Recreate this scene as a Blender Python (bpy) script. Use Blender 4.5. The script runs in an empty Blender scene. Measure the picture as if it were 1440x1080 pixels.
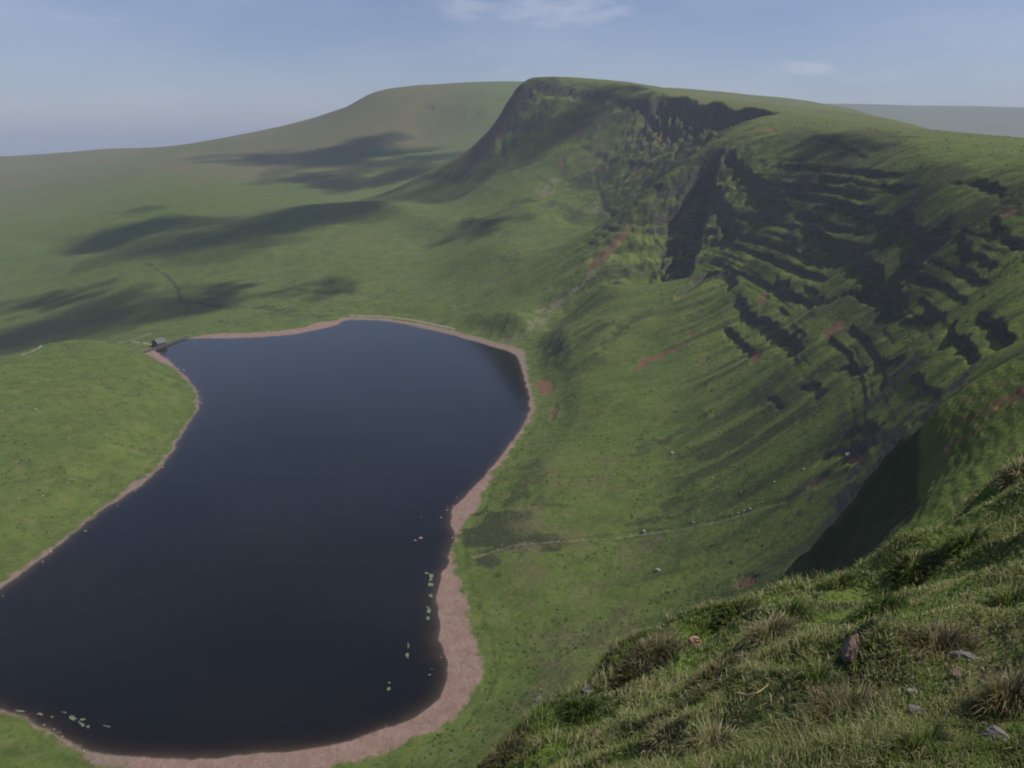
import bpy, math, random
import numpy as np

# ------------------------------------------------------------------ camera, sky, sun, exposure
sc = bpy.context.scene
F, TH, CAMZ = 1300.0, math.radians(14.45), 150.0
cam_d = bpy.data.cameras.new("camera")
cam_d.sensor_width = 36.0
cam_d.lens = 36.0 * F / 1440.0
cam_d.clip_start, cam_d.clip_end = 0.1, 200000.0
cam = bpy.data.objects.new("camera", cam_d)
sc.collection.objects.link(cam)
cam.location = (0, 0, CAMZ)
cam.rotation_euler = (math.radians(90) - TH, 0, 0)
sc.camera = cam

SUN_EL, SUN_AZ = math.radians(52.5), math.radians(93)      # azimuth clockwise from +Y (view direction)
SD = np.array([math.sin(SUN_AZ) * math.cos(SUN_EL), math.cos(SUN_AZ) * math.cos(SUN_EL), math.sin(SUN_EL)])
world = bpy.data.worlds.new("World")
sc.world = world
world.use_nodes = True
wn = world.node_tree
bg = wn.nodes["Background"]
sky = wn.nodes.new("ShaderNodeTexSky")
sky.sky_type = 'NISHITA'
sky.sun_disc = False
sky.sun_elevation = SUN_EL
sky.sun_rotation = SUN_AZ
sky.altitude = 700
sky.air_density = 1.0
sky.dust_density = 0.4
sky.ozone_density = 2.2
def wnode(t, **k):
    n = wn.nodes.new('ShaderNode' + t)
    for a, b in k.items(): setattr(n, a, b)
    return n
def wmath(op, a, b=None, c=None):
    n = wnode('Math', operation=op)
    for s_, v_ in zip(n.inputs, (a, b, c)):
        if v_ is None: continue
        if isinstance(v_, (int, float)): s_.default_value = v_
        else: wn.links.new(v_, s_)
    return n.outputs[0]
def wmix(f, a, b, mode='MIX'):
    n = wnode('Mix', data_type='RGBA', blend_type=mode)
    for s_, v_ in ((n.inputs[0], f), (n.inputs[6], a), (n.inputs[7], b)):
        if isinstance(v_, (int, float)): s_.default_value = v_
        elif isinstance(v_, tuple): s_.default_value = (*v_, 1)
        else: wn.links.new(v_, s_)
    return n.outputs[2]
# thin cirrus veil and a few small far cumulus, by direction on the sky
tc = wnode('TexCoord')
sep = wnode('SeparateXYZ'); wn.links.new(tc.outputs['Generated'], sep.inputs[0])
hyp = wmath('POWER', wmath('ADD', wmath('MULTIPLY', sep.outputs[0], sep.outputs[0]), wmath('MULTIPLY', sep.outputs[1], sep.outputs[1])), .5)
az_ = wmath('ARCTAN2', sep.outputs[0], sep.outputs[1]); el_ = wmath('ARCTAN2', sep.outputs[2], hyp)
cxy = wnode('CombineXYZ'); wn.links.new(wmath('MULTIPLY', az_, 14.), cxy.inputs[0]); wn.links.new(wmath('MULTIPLY', el_, 45.), cxy.inputs[1])
cn = wnode('TexNoise'); cn.inputs['Scale'].default_value = 2.2; cn.inputs['Detail'].default_value = 6; cn.inputs['Roughness'].default_value = .6; wn.links.new(cxy.outputs[0], cn.inputs['Vector'])
vn_ = wnode('TexNoise'); vn_.inputs['Scale'].default_value = .32; vn_.inputs['Detail'].default_value = 5; wn.links.new(cxy.outputs[0], vn_.inputs['Vector'])
cld = None
for (u_, v_, wu, wv, k_) in [(780, 16, 120, 26, .40), (650, 12, 52, 20, .34), (1128, 97, 60, 13, .36), (715, 100, 22, 9, .2), (70, 24, 130, 7, .22), (1230, 108, 60, 12, .16), (1380, 60, 130, 30, .16), (700, 60, 110, 40, .14)]:
    a_, b_ = (u_ - 720) / F, (540 - v_) / F
    yy = math.cos(TH) + b_ * math.sin(TH); zz_ = -math.sin(TH) + b_ * math.cos(TH)
    az0, el0 = math.atan2(a_, yy), math.atan2(zz_, math.hypot(a_, yy))
    q_ = wmath('ADD', wmath('POWER', wmath('ABSOLUTE', wmath('MULTIPLY', wmath('SUBTRACT', az_, az0), F / wu)), 2.), wmath('POWER', wmath('ABSOLUTE', wmath('MULTIPLY', wmath('SUBTRACT', el_, el0), F / wv)), 2.))
    e_ = wmath('ADD', wmath('SUBTRACT', 1.0, q_), wmath('MULTIPLY', wmath('SUBTRACT', cn.outputs['Fac'], .5), 2.3))
    mr = wnode('MapRange', interpolation_type='SMOOTHSTEP'); wn.links.new(e_, mr.inputs[0]); mr.inputs[1].default_value = -.1; mr.inputs[2].default_value = 1.5
    c_ = wmath('MULTIPLY', mr.outputs[0], k_)
    cld = c_ if cld is None else wmath('MAXIMUM', cld, c_)
veil = wnode('MapRange'); wn.links.new(vn_.outputs['Fac'], veil.inputs[0])
for i_, x_ in enumerate((.40, .80, .0, .24)): veil.inputs[i_ + 1].default_value = x_
tint = wmix(1.0, sky.outputs[0], (.98, .955, 1.14), 'MULTIPLY')
wn.links.new(wmix(wmath('MAXIMUM', cld, veil.outputs[0]), tint, (9.5, 9.4, 10.4)), bg.inputs[0])
bg.inputs[1].default_value = 0.09
from mathutils import Vector
sun_d = bpy.data.lights.new("sun", 'SUN')
sun_d.energy = 4.8
sun_d.angle = math.radians(0.55)
sun_d.color = (1.0, 0.95, 0.86)
sun = bpy.data.objects.new("sun", sun_d)
sun.rotation_euler = Vector(SD).to_track_quat('Z', 'Y').to_euler()
sun.location = Vector(SD) * 3000
sc.collection.objects.link(sun)
sc.view_settings.view_transform = 'Standard'
sc.view_settings.look = 'None'
sc.view_settings.exposure = -0.17
sc.view_settings.gamma = 1.0
sc.view_settings.use_curve_mapping = False
sc.cycles.use_denoising = True
sc.cycles.max_bounces = 6
sc.cycles.transparent_max_bounces = 40
sc.cycles.volume_bounces = 0
sc.cycles.filter_width = 1.9

rng = np.random.default_rng(7)
random.seed(7)

# ------------------------------------------------------------------ helpers
def P(u, v, D):
    """a point seen at pixel (u,v) of the 1440x1080 photograph, D metres ahead"""
    a = (u - 720) / F; b = (540 - v) / F
    t = D / (math.cos(TH) + b * math.sin(TH))
    return (a * t, D, CAMZ + t * (-math.sin(TH) + b * math.cos(TH)))

def G0(u, v, z=0.0):
    a = (u - 720) / F; b = (540 - v) / F
    t = (z - CAMZ) / (-math.sin(TH) + b * math.cos(TH))
    return (a * t, t * (math.cos(TH) + b * math.sin(TH)))

def _h(ix, iy, s):
    n = (ix.astype(np.int64) * 374761393 + iy.astype(np.int64) * 668265263 + s * 1274126177) & 0xffffffff
    n = ((n ^ (n >> 13)) * 1274126177) & 0xffffffff
    n = n ^ (n >> 16)
    return (n & 0xffff).astype(np.float64) / 32767.5 - 1.0

def vn(x, y, s=0):
    fx = np.floor(x); fy = np.floor(y)
    ax = x - fx; ay = y - fy
    ax = ax * ax * ax * (ax * (ax * 6 - 15) + 10); ay = ay * ay * ay * (ay * (ay * 6 - 15) + 10)
    ix = fx.astype(np.int64); iy = fy.astype(np.int64)
    a = _h(ix, iy, s); b = _h(ix + 1, iy, s); c = _h(ix, iy + 1, s); d = _h(ix + 1, iy + 1, s)
    return (a + (b - a) * ax) * (1 - ay) + (c + (d - c) * ax) * ay

def fbm(x, y, s=0, o=4, g=0.5, l=2.03):
    r = 0; a = 1.0; n = 0
    for i in range(o):
        c, k = math.cos(0.7 * i), math.sin(0.7 * i)
        r = r + a * vn(x * c - y * k + 17.3 * i, x * k + y * c - 9.1 * i, s + i)
        n += a; a *= g; x = x * l; y = y * l
    return r / n

def ss(a, b, x):
    t = np.clip((x - a) / (b - a), 0, 1)
    return t * t * (3 - 2 * t)

def poly_sdf(px, py, poly):
    """signed distance to a closed polygon, negative inside"""
    d2 = np.full(px.shape, 1e18); ins = np.zeros(px.shape, bool)
    n = len(poly)
    for i in range(n):
        ax, ay = poly[i]; bx, by = poly[(i + 1) % n]
        ex, ey = bx - ax, by - ay
        wx, wy = px - ax, py - ay
        t = np.clip((wx * ex + wy * ey) / (ex * ex + ey * ey), 0, 1)
        d2 = np.minimum(d2, (wx - ex * t) ** 2 + (wy - ey * t) ** 2)
        if ay != by:
            c = ((ay > py) != (by > py)) & (px < (bx - ax) * (py - ay) / (by - ay) + ax)
            ins ^= c
    d = np.sqrt(d2)
    return np.where(ins, -d, d)

def line_dist(px, py, pts):
    d2 = np.full(px.shape, 1e18)
    for (ax, ay), (bx, by) in zip(pts[:-1], pts[1:]):
        ex, ey = bx - ax, by - ay
        wx, wy = px - ax, py - ay
        t = np.clip((wx * ex + wy * ey) / (ex * ex + ey * ey + 1e-9), 0, 1)
        d2 = np.minimum(d2, (wx - ex * t) ** 2 + (wy - ey * t) ** 2)
    return np.sqrt(d2)

def chaikin(p, n=2, closed=True):
    p = [np.array(q, float) for q in p]
    for _ in range(n):
        q = []
        m = len(p)
        for i in range(m if closed else m - 1):
            a, b = p[i], p[(i + 1) % m]
            q += [a * .75 + b * .25, a * .25 + b * .75]
        if not closed:
            q = [p[0]] + q + [p[-1]]
        p = q
    return p

class RBF:
    def __init__(s, pts):
        p = np.array(pts, float)
        s.c = p[:, :2]; n = len(p)
        d = np.sqrt(((s.c[:, None] - s.c[None]) ** 2).sum(-1))
        A = np.zeros((n + 3, n + 3))
        A[:n, :n] = d
        A[:n, n] = 1; A[:n, n + 1:] = s.c; A[n, :n] = 1; A[n + 1:, :n] = s.c.T
        s.w = np.linalg.solve(A, np.r_[p[:, 2], 0, 0, 0])
    def __call__(s, x, y):
        sh = x.shape; x = x.ravel(); y = y.ravel(); o = np.empty(x.shape); n = len(s.c)
        for i in range(0, len(x), 20000):
            q = slice(i, i + 20000)
            d = np.sqrt((x[q, None] - s.c[None, :, 0]) ** 2 + (y[q, None] - s.c[None, :, 1]) ** 2)
            o[q] = d @ s.w[:n] + s.w[n] + s.w[n + 1] * x[q] + s.w[n + 2] * y[q]
        return o.reshape(sh)

# ------------------------------------------------------------------ the lake's outline and its beach
LAKE_PX = [(0, 832), (40, 800), (80, 770), (120, 735), (165, 703), (205, 680), (235, 650), (255, 610), (277, 582), (283, 565),
    (276, 547), (262, 530), (248, 515), (235, 505), (222, 497), (217, 491), (240, 483), (265, 475.5), (300, 476), (360, 475), (420, 470),
    (450, 462.5), (470, 458.5), (478, 455), (480, 451.5), (500, 449.5), (540, 451), (580, 458), (620, 467), (660, 478), (700, 490), (722, 496),
    (733, 512), (738, 540), (746, 560), (743, 585), (728, 610), (705, 640), (685, 665), (660, 692), (644, 706), (630, 722), (633, 738),
    (638, 750), (634, 775), (624, 800), (616, 825), (614, 850), (617, 902), (627, 935), (629, 962), (618, 985), (575, 1012), (500, 1040), (425, 1056),
    (300, 1067), (200, 1065), (120, 1053), (90, 1040), (72, 1025), (40, 1012), (0, 1000), (-80, 975), (-160, 930), (-130, 890), (-60, 865)]
BEACH_PX = [(0, 808), (40, 778), (80, 750), (120, 718), (165, 685), (200, 662), (225, 635), (245, 600), (262, 580), (268, 565),
    (262, 548), (250, 533), (235, 517), (215, 508), (198, 500), (186, 492), (212, 489), (238, 481), (262, 473), (300, 467), (360, 466.5), (415, 462),
    (440, 453), (465, 450), (470, 447), (490, 443.5), (540, 445), (590, 452), (630, 461), (670, 471), (705, 481), (728, 488), (742, 490), (748, 510),
    (752, 540), (762, 560), (757, 585), (745, 607), (722, 640), (702, 665), (690, 690), (688, 705), (676, 722), (660, 745), (655, 770), (656, 800),
    (666, 825), (674, 860), (684, 890), (694, 925), (696, 955), (680, 990), (640, 1025), (590, 1050), (540, 1072), (440, 1100),
    (300, 1110), (180, 1100), (110, 1085), (80, 1062), (50, 1040), (20, 1024), (-10, 1016), (-90, 995), (-190, 935), (-150, 878), (-70, 845)]
LAKE = chaikin([G0(*p) for p in LAKE_PX], 2)
BEACH = chaikin([G0(p[0], p[1], 0.8) for p in BEACH_PX], 2)

# ------------------------------------------------------------------ heights: traced control points (pixel, metres ahead)
PX = []
def sec(*a):
    for p in a: PX.append(P(*p))
# near left bank hill and the valley behind it
sec((0, 650, 400), (-150, 660, 400), (120, 620, 430), (0, 560, 485), (120, 545, 510), (200, 560, 520), (-200, 540, 480))
sec((0, 504, 610), (60, 483, 630), (110, 476, 640), (180, 481, 655), (240, 505, 600), (-150, 520, 600))
for u, D, z in [(0, 700, -28), (100, 715, -14), (170, 730, -6), (-200, 700, -30), (225, 745, -4), (270, 770, -2), (150, 800, -22), (0, 820, -36)]:
    x, y, _ = P(u, 480, D); PX.append((x, y, z))
sec((0, 470, 920), (0, 400, 1164), (0, 330, 1410), (0, 270, 1940), (0, 240, 2540), (0, 222, 3400))
sec((-300, 450, 1000), (-300, 350, 1400), (-300, 270, 2000), (-300, 226, 3300))
sec((200, 450, 850), (200, 400, 993), (200, 340, 1200), (200, 290, 1450), (200, 240, 1900), (200, 206, 2900))
sec((100, 213, 3150), (100, 300, 1600), (100, 370, 1180), (300, 198, 2800))
sec((400, 440, 850), (400, 400, 950), (400, 350, 1080), (400, 310, 1250), (400, 290, 1450), (400, 250, 1900), (400, 215, 2300), (380, 188, 2750))
sec((500, 430, 850), (500, 390, 950), (500, 345, 1080), (500, 310, 1220), (480, 290, 1400))
sec((600, 440, 820), (600, 400, 920), (600, 350, 1060), (600, 310, 1180), (600, 285, 1290), (560, 268, 1400))
# the far rounded hill
sec((430, 178, 2700), (460, 165, 2680), (490, 149, 2660), (515, 133, 2650), (545, 124, 2680), (600, 119, 2720), (680, 119, 2760), (735, 119, 2800), (850, 119, 2850))
sec((600, 215, 2100), (600, 190, 2380), (600, 160, 2500), (600, 135, 2600), (540, 160, 2500), (500, 190, 2350), (680, 190, 2300), (680, 150, 2450), (690, 130, 2600), (560, 225, 1950), (640, 225, 1950), (500, 240, 1850))
for u, D, z in [(600, 3300, 340), (735, 3400, 350), (500, 3300, 260), (400, 3400, 150), (200, 3600, 60), (0, 4300, 20), (850, 3500, 300), (-300, 4200, 20)]:
    x, y, _ = P(u, 200, D); PX.append((x, y, z))
# the long ridge with the flat summit: top edge, west shoulder, face
sec((740, 108, 1380), (733, 112, 1388), (725, 125, 1394), (715, 150, 1402), (700, 175, 1416), (670, 200, 1440), (640, 222, 1458), (620, 232, 1468), (580, 252, 1480), (530, 272, 1500), (490, 284, 1510))
for u, D, z in [(740, 1480, 225), (716, 1500, 150), (680, 1540, 110), (620, 1580, 85), (560, 1600, 68), (640, 1750, 95), (700, 1800, 120), (780, 1700, 200), (740, 2000, 150)]:
    x, y, _ = P(u, 200, D); PX.append((x, y, z))
sec((870, 119, 1330), (920, 124, 1250), (960, 131, 1170), (1000, 139, 1090), (1050, 149, 1000))
sec((790, 128, 1352), (850, 138, 1318), (900, 150, 1240), (950, 160, 1150))
sec((740, 150, 1345), (750, 200, 1300), (740, 250, 1205), (740, 290, 1090), (800, 170, 1300), (850, 165, 1280), (850, 200, 1222), (850, 250, 1140), (850, 290, 1060), (800, 250, 1170), (900, 180, 1175), (900, 220, 1100), (900, 260, 1040), (960, 180, 1100), (960, 200, 1060))
sec((680, 250, 1290), (640, 268, 1330), (690, 300, 1120), (760, 320, 1000), (700, 350, 930), (760, 355, 890), (760, 400, 785), (720, 440, 725), (650, 350, 990), (650, 400, 880), (650, 440, 800), (720, 477, 690))
sec((860, 315, 975), (800, 340, 910))
# the nearer spur with the dark cliffs
sec((1095, 158, 905), (1075, 163, 890), (1040, 182, 872), (1005, 205, 850), (985, 235, 838), (935, 245, 842), (905, 272, 835), (880, 300, 825), (870, 312, 820))
for u, v, D in [(1000, 190, 905), (1030, 170, 925), (1010, 165, 960), (950, 250, 905), (900, 290, 890)]:
    sec((u, v, D))
sec((970, 300, 800), (950, 340, 780), (940, 385, 730), (900, 330, 795), (850, 355, 790), (850, 400, 705), (850, 450, 630), (800, 440, 738), (772, 470, 714), (850, 500, 580), (850, 550, 505), (850, 600, 452), (850, 650, 400), (850, 700, 360), (850, 750, 325), (850, 800, 296), (850, 850, 270), (850, 900, 246))
sec((780, 530, 575), (780, 600, 475), (740, 660, 400), (700, 760, 325), (740, 850, 275), (760, 930, 238), (700, 1000, 212))
sec((1020, 230, 810), (1060, 215, 800), (1100, 185, 830), (1050, 260, 760), (1010, 300, 760), (1010, 350, 715), (980, 390, 690), (930, 430, 640), (1020, 375, 668), (1080, 320, 662), (1130, 295, 650), (1110, 250, 700))
sec((1000, 450, 590), (1000, 500, 528), (1000, 550, 468), (1000, 600, 420), (1000, 650, 372), (1000, 700, 332), (1000, 750, 297), (1000, 800, 267), (1000, 860, 235), (920, 480, 590), (920, 560, 480))
sec((1150, 165, 860), (1150, 180, 800), (1150, 200, 730), (1150, 230, 670), (1170, 270, 625), (1150, 320, 590), (1120, 380, 560), (1150, 400, 505), (1150, 450, 450), (1150, 500, 402), (1150, 550, 362), (1150, 600, 325), (1150, 650, 292), (1150, 700, 262), (1150, 760, 232))
sec((1260, 300, 505), (1250, 350, 470), (1270, 410, 420), (1220, 250, 580))
sec((1300, 183, 800), (1300, 200, 590), (1300, 230, 530), (1300, 260, 485), (1340, 300, 425), (1340, 350, 385), (1340, 400, 350), (1330, 450, 318), (1300, 500, 292), (1300, 550, 262))
sec((1440, 210, 640), (1440, 230, 440), (1440, 260, 395), (1440, 300, 358), (1440, 350, 322), (1440, 400, 290), (1440, 450, 258), (1440, 490, 230), (1600, 250, 380), (1600, 350, 300), (1600, 450, 225))
# near spur with the shaded flank
sec((1440, 500, 125), (1380, 530, 122), (1320, 565, 118))
PX += [(55, 118, 117), (45, 93, 114.5), (38.4, 86, 112.8), (33, 78, 111.5), (64, 132, 113), (80, 142, 111)]
sec((1380, 640, 96), (1440, 600, 98), (1440, 700, 80), (1380, 720, 82), (1600, 620, 80))
for u, D, z in [(1440, 150, 112), (1320, 150, 92), (1200, 140, 72), (1060, 130, 55), (1040, 105, 66), (960, 150, 32), (1440, 190, 101)]:
    x, y, _ = P(u, 600, D); PX.append((x, y, z))
PX += [(-20, 20, 100), (0, 60, 88), (-10, 100, 45), (-20, 150, 18), (-60, 60, 45), (-60, 0, 70), (-120, 60, 20), (-150, 150, 5), (-60, 150, 6), (-90, 195, 2.5), (-170, 200, 5),
       (30, 30, 125), (60, 40, 134), (30, 0, 143), (120, 0, 150), (110, 80, 140), (180, 150, 140), (250, 100, 146), (300, 300, 142), (0, -40, 146), (-60, -60, 110), (100, -150, 158), (450, 0, 152), (480, 400, 146), (700, 300, 150)]
# plateau and the land behind it
sec((1200, 150, 2150), (1100, 137, 2050), (1000, 127.5, 1980), (920, 121, 1900), (870, 120, 1700), (1200, 165, 1250), (1250, 165, 1100), (1100, 150, 1250), (1440, 222, 1140), (1440, 214, 540), (1600, 232, 480), (1400, 207, 570), (1350, 199, 610), (1440, 218, 1300), (1370, 206, 1150), (1440, 214, 900), (1370, 198, 900), (1290, 184, 930), (1290, 204, 1500), (1440, 226, 1900), (1300, 205, 2200), (1000, 142, 1300), (930, 128, 1450), (1060, 151, 1100), (1000, 142, 1170), (950, 135, 1250), (1120, 159, 1000), (1160, 166, 940), (1210, 173, 900), (900, 125, 1330))
for u, D, z in [(1000, 1600, 203), (1100, 1600, 188), (1200, 1650, 172), (900, 1620, 222), (1150, 1450, 183)]:
    x, y, _ = P(u, 200, D); PX.append((x, y, z))
for x, y, z in [(800, 900, 138), (900, 1800, 150), (1300, 2400, 110), (1100, 600, 130), (600, 2900, 260), (1500, 1500, 110), (200, 2600, 300), (500, 2300, 262), (900, 3200, 220), (-2600, 1500, 0), (-2600, 2600, 30), (-2600, 3600, -20), (-1200, 500, -40), (-1200, 200, -30), (-600, 0, 20), (-1500, -300, -20), (1500, -300, 160), (2200, 2600, 60), (1500, 3600, 60), (2200, 800, 140), (-900, 4000, 40), (0, 4000, 220)]:
    PX.append((x, y, z))
base_rbf = RBF(PX)

# foreground hill the photographer stands on
FG = []
edge = [(700, 1075, 7.5), (760, 1010, 8.5), (840, 962, 9.5), (940, 905, 10.5), (1010, 868, 11.3), (1090, 872, 12), (1160, 846, 12.6), (1250, 798, 13.4), (1320, 744, 14), (1390, 696, 14.6), (1440, 645, 15), (1560, 560, 16)]
for p in edge:
    x, y, z = P(*p); FG.append((x, y, z))
    for k, dz in ((1.12, .9), (1.3, 3.2), (1.8, 10.), (2.6, 22.)):
        FG.append((x * k if x > 0 else x - (k - 1) * 2, y * k, z - dz))
for p in [(1440, 1080, 2.9), (1200, 1080, 3.2), (1000, 1080, 3.8), (850, 1080, 5.2), (1440, 900, 4.2), (1250, 900, 5), (1050, 930, 6.5), (930, 990, 7.2), (1440, 760, 7.6), (1300, 812, 8.6), (1200, 850, 8.1), (1150, 900, 6.8), (1380, 722, 11), (1230, 815, 11)]:
    FG.append(P(*p))
FG += [(0, 0, 148.3), (1, 0, 148.6), (0, 2, 147.8), (-1.2, 3, 146.9), (-3, 0, 147), (-2.5, 5, 144), (-6, 3, 142), (-4, 9, 138), (-12, 0, 138), (0, -5, 149), (10, 0, 150), (6, 4, 148.6), (20, 5, 150.5), (20, 14, 148.6), (-12, 12, 124), (-8, -8, 146), (30, -10, 152)]
fg_rbf = RBF(FG)

# ------------------------------------------------------------------ polar height grid
def ring_list():
    r = [0.9]
    def go(to, k):
        while r[-1] < to: r.append(r[-1] * (1 + k))
    go(60, .0115); n1 = len(r)
    go(180, .0105); go(380, .0042); go(1000, .0027); go(1500, .0042); go(4200, .008); go(60000, .05)
    return np.array(r), n1
R_, NNEAR = ring_list()
def column_list():
    a = [-100.0]                                     # spacing changes gradually, finest towards the crags
    while a[-1] < 120:
        a.append(a[-1] + float(np.interp(a[-1], [-100, -42, -35, -1, 4, 34, 36, 46, 120], [1.3, 1.3, .119, .119, .071, .071, .10, 1.1, 1.1])))
    return np.radians(np.array(a))
PH_ = column_list()
if len(PH_) % 2 == 0: PH_ = np.r_[PH_, PH_[-1] + .02]
NR, NP = len(R_), len(PH_)
RR, PP = np.meshgrid(R_, PH_, indexing='ij')
GX = RR * np.sin(PP); GY = RR * np.cos(PP)

def upsample(fn):
    ri = np.unique(np.r_[np.arange(0, NR, 4), NR - 1]); ci = np.unique(np.r_[np.arange(0, NP, 4), NP - 1])
    c = fn(GX[np.ix_(ri, ci)], GY[np.ix_(ri, ci)])
    t = np.empty((NR, len(ci)))
    for j in range(len(ci)): t[:, j] = np.interp(R_, R_[ri], c[:, j])
    o = np.empty((NR, NP))
    for i in range(NR): o[i] = np.interp(PH_, PH_[ci], t[i])
    return o
def blur(a, n):
    for _ in range(n):
        p = np.pad(a, 1, mode='edge')
        a = (p[:-2, 1:-1] + p[2:, 1:-1] + 2 * p[1:-1, 1:-1]) / 4
        p = np.pad(a, 1, mode='edge')
        a = (p[1:-1, :-2] + p[1:-1, 2:] + 2 * p[1:-1, 1:-1]) / 4
    return a

base = blur(upsample(base_rbf), 6)
Hh = base
far = -200 + 0 * GX
hill = (575 - .02 * (GX - 2400)) * np.exp(-(((GX - 3000) / 3200) ** 4)) * np.exp(-((GY - 6600) / 1700) ** 2)
far = np.maximum(far, -150 + hill)
far = np.where(GX > 0, np.maximum(far, -40), far)
w = ss(3600, 5200, RR)
Hh = Hh * (1 - w) + far * w
fgm = RR < 75
fgz = np.full(Hh.shape, -1e3)
nfr = int((R_ < 75).sum())
fgz[:nfr] = blur(upsample(lambda x, y: fg_rbf(x, y))[:nfr], 3) - np.maximum(0, RR[:nfr] - 22) * .9
Hh = np.maximum(Hh, fgz)

def sample(A, x, y):
    x = np.asarray(x, float); y = np.asarray(y, float)
    r = np.hypot(x, y); p = np.arctan2(x, y)
    i = np.clip(np.interp(r, R_, np.arange(NR)), 0, NR - 1.001); j = np.clip(np.interp(p, PH_, np.arange(NP)), 0, NP - 1.001)
    i0 = i.astype(int); j0 = j.astype(int); fi = i - i0; fj = j - j0
    return (A[i0, j0] * (1 - fi) * (1 - fj) + A[i0 + 1, j0] * fi * (1 - fj) + A[i0, j0 + 1] * (1 - fi) * fj + A[i0 + 1, j0 + 1] * fi * fj)

def cast(A, u, v):
    """where the line of sight of a pixel of the photograph meets the ground"""
    a = (u - 720) / F; b = (540 - v) / F
    d = np.array([a, math.cos(TH) + b * math.sin(TH), -math.sin(TH) + b * math.cos(TH)])
    d = d / math.hypot(d[0], d[1])
    r = R_[8:]
    h = sample(A, d[0] * r, d[1] * r) - (CAMZ + d[2] * r)
    k = np.argmax(h > 0)
    if h[k] <= 0: k = len(r) - 1
    r0, r1, h0, h1 = r[max(k - 1, 0)], r[k], h[max(k - 1, 0)], h[k]
    t = r0 + (r1 - r0) * (-h0) / (h1 - h0 + 1e-9) if k > 0 else r0
    return np.array([d[0] * t, d[1] * t])

def slope_of(A):
    dr = np.gradient(A, R_, axis=0); dp = np.gradient(A, PH_, axis=1) / RR
    return np.hypot(dr, dp)

# ------------------------------------------------------------------ spurs, gullies, crags, ledges
# the near spur's shaded flank: one steep face falling from the edge of the spur
SPUR_E = [(33, 78, 111.5), (38.4, 86, 112.8), (45, 93, 114.5), (55, 118, 117), (64, 132, 113), (80, 142, 111)]
ii = np.where((RR > 58) & (RR < 190) & (PP > -.1) & (PP < .8))
x = GX[ii] + .9 * fbm(GX[ii] / 7, GY[ii] / 7, 5, 4); y = GY[ii] + .9 * fbm(GX[ii] / 7, GY[ii] / 7, 6, 4)
bd = np.full(x.shape, 1e18); bs = np.zeros(x.shape); bz = np.zeros(x.shape)
for (ax, ay, az), (cx, cy, cz) in zip([tuple(q) for q in chaikin(SPUR_E, 2, False)][:-1], [tuple(q) for q in chaikin(SPUR_E, 2, False)][1:]):
    ex, ey = cx - ax, cy - ay; l = math.hypot(ex, ey)
    az, cz = float(sample(Hh, ax, ay)), float(sample(Hh, cx, cy))
    t = np.clip(((x - ax) * ex + (y - ay) * ey) / (l * l), 0, 1)
    d = np.hypot(x - ax - ex * t, y - ay - ey * t)
    m = d < bd; cr = (ex * (y - ay) - ey * (x - ax)) / l
    bd[m] = d[m]; bz[m] = (az + (cz - az) * t)[m]
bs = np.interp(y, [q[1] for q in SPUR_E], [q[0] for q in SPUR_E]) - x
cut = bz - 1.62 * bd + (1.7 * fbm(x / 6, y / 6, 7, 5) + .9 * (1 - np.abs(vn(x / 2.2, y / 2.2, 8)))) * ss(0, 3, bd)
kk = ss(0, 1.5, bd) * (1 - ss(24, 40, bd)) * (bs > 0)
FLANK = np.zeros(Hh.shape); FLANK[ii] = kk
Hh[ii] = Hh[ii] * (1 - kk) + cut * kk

slope0 = slope_of(Hh)
ES = ss(.22, .5, blur(slope0, 12)) * ss(130, 200, RR) * (1 - ss(1400, 1700, RR)) * ss(-.05, .05, PP + .12 * ss(700, 1000, RR))
FACE = ES * ss(.02, .12, PP)                       # the near escarpment only
wx = 22 * fbm(GX / 130, GY / 130, 11, 3)
S = GY + .12 * GX + wx
def rid(s, x, p, k, seed):
    n = vn(s / p, x / (p * k), seed)
    return 1 - 2 * np.abs(n)
mid = ss(2, 18, Hh) * (1 - .75 * ss(128, 150, Hh))
near_cut = ss(180, 380, RR)
Hh = Hh + FACE * mid * near_cut * (3.8 * rid(S, GX, 75, 5, 3) + 1.1 * rid(S + 3 * wx * .2, GX, 31, 9, 4) + .45 * rid(S, GX, 13, 14, 5))
far_face = ES * (1 - ss(.02, .12, PP)) * ss(850, 1000, RR)
Hh = Hh + far_face * (2.6 * rid(GX + .5 * GY, GY, 60, 5, 8) + .9 * rid(GX + .5 * GY, GY, 24, 6, 9)) * ss(70, 110, Hh)

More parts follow.
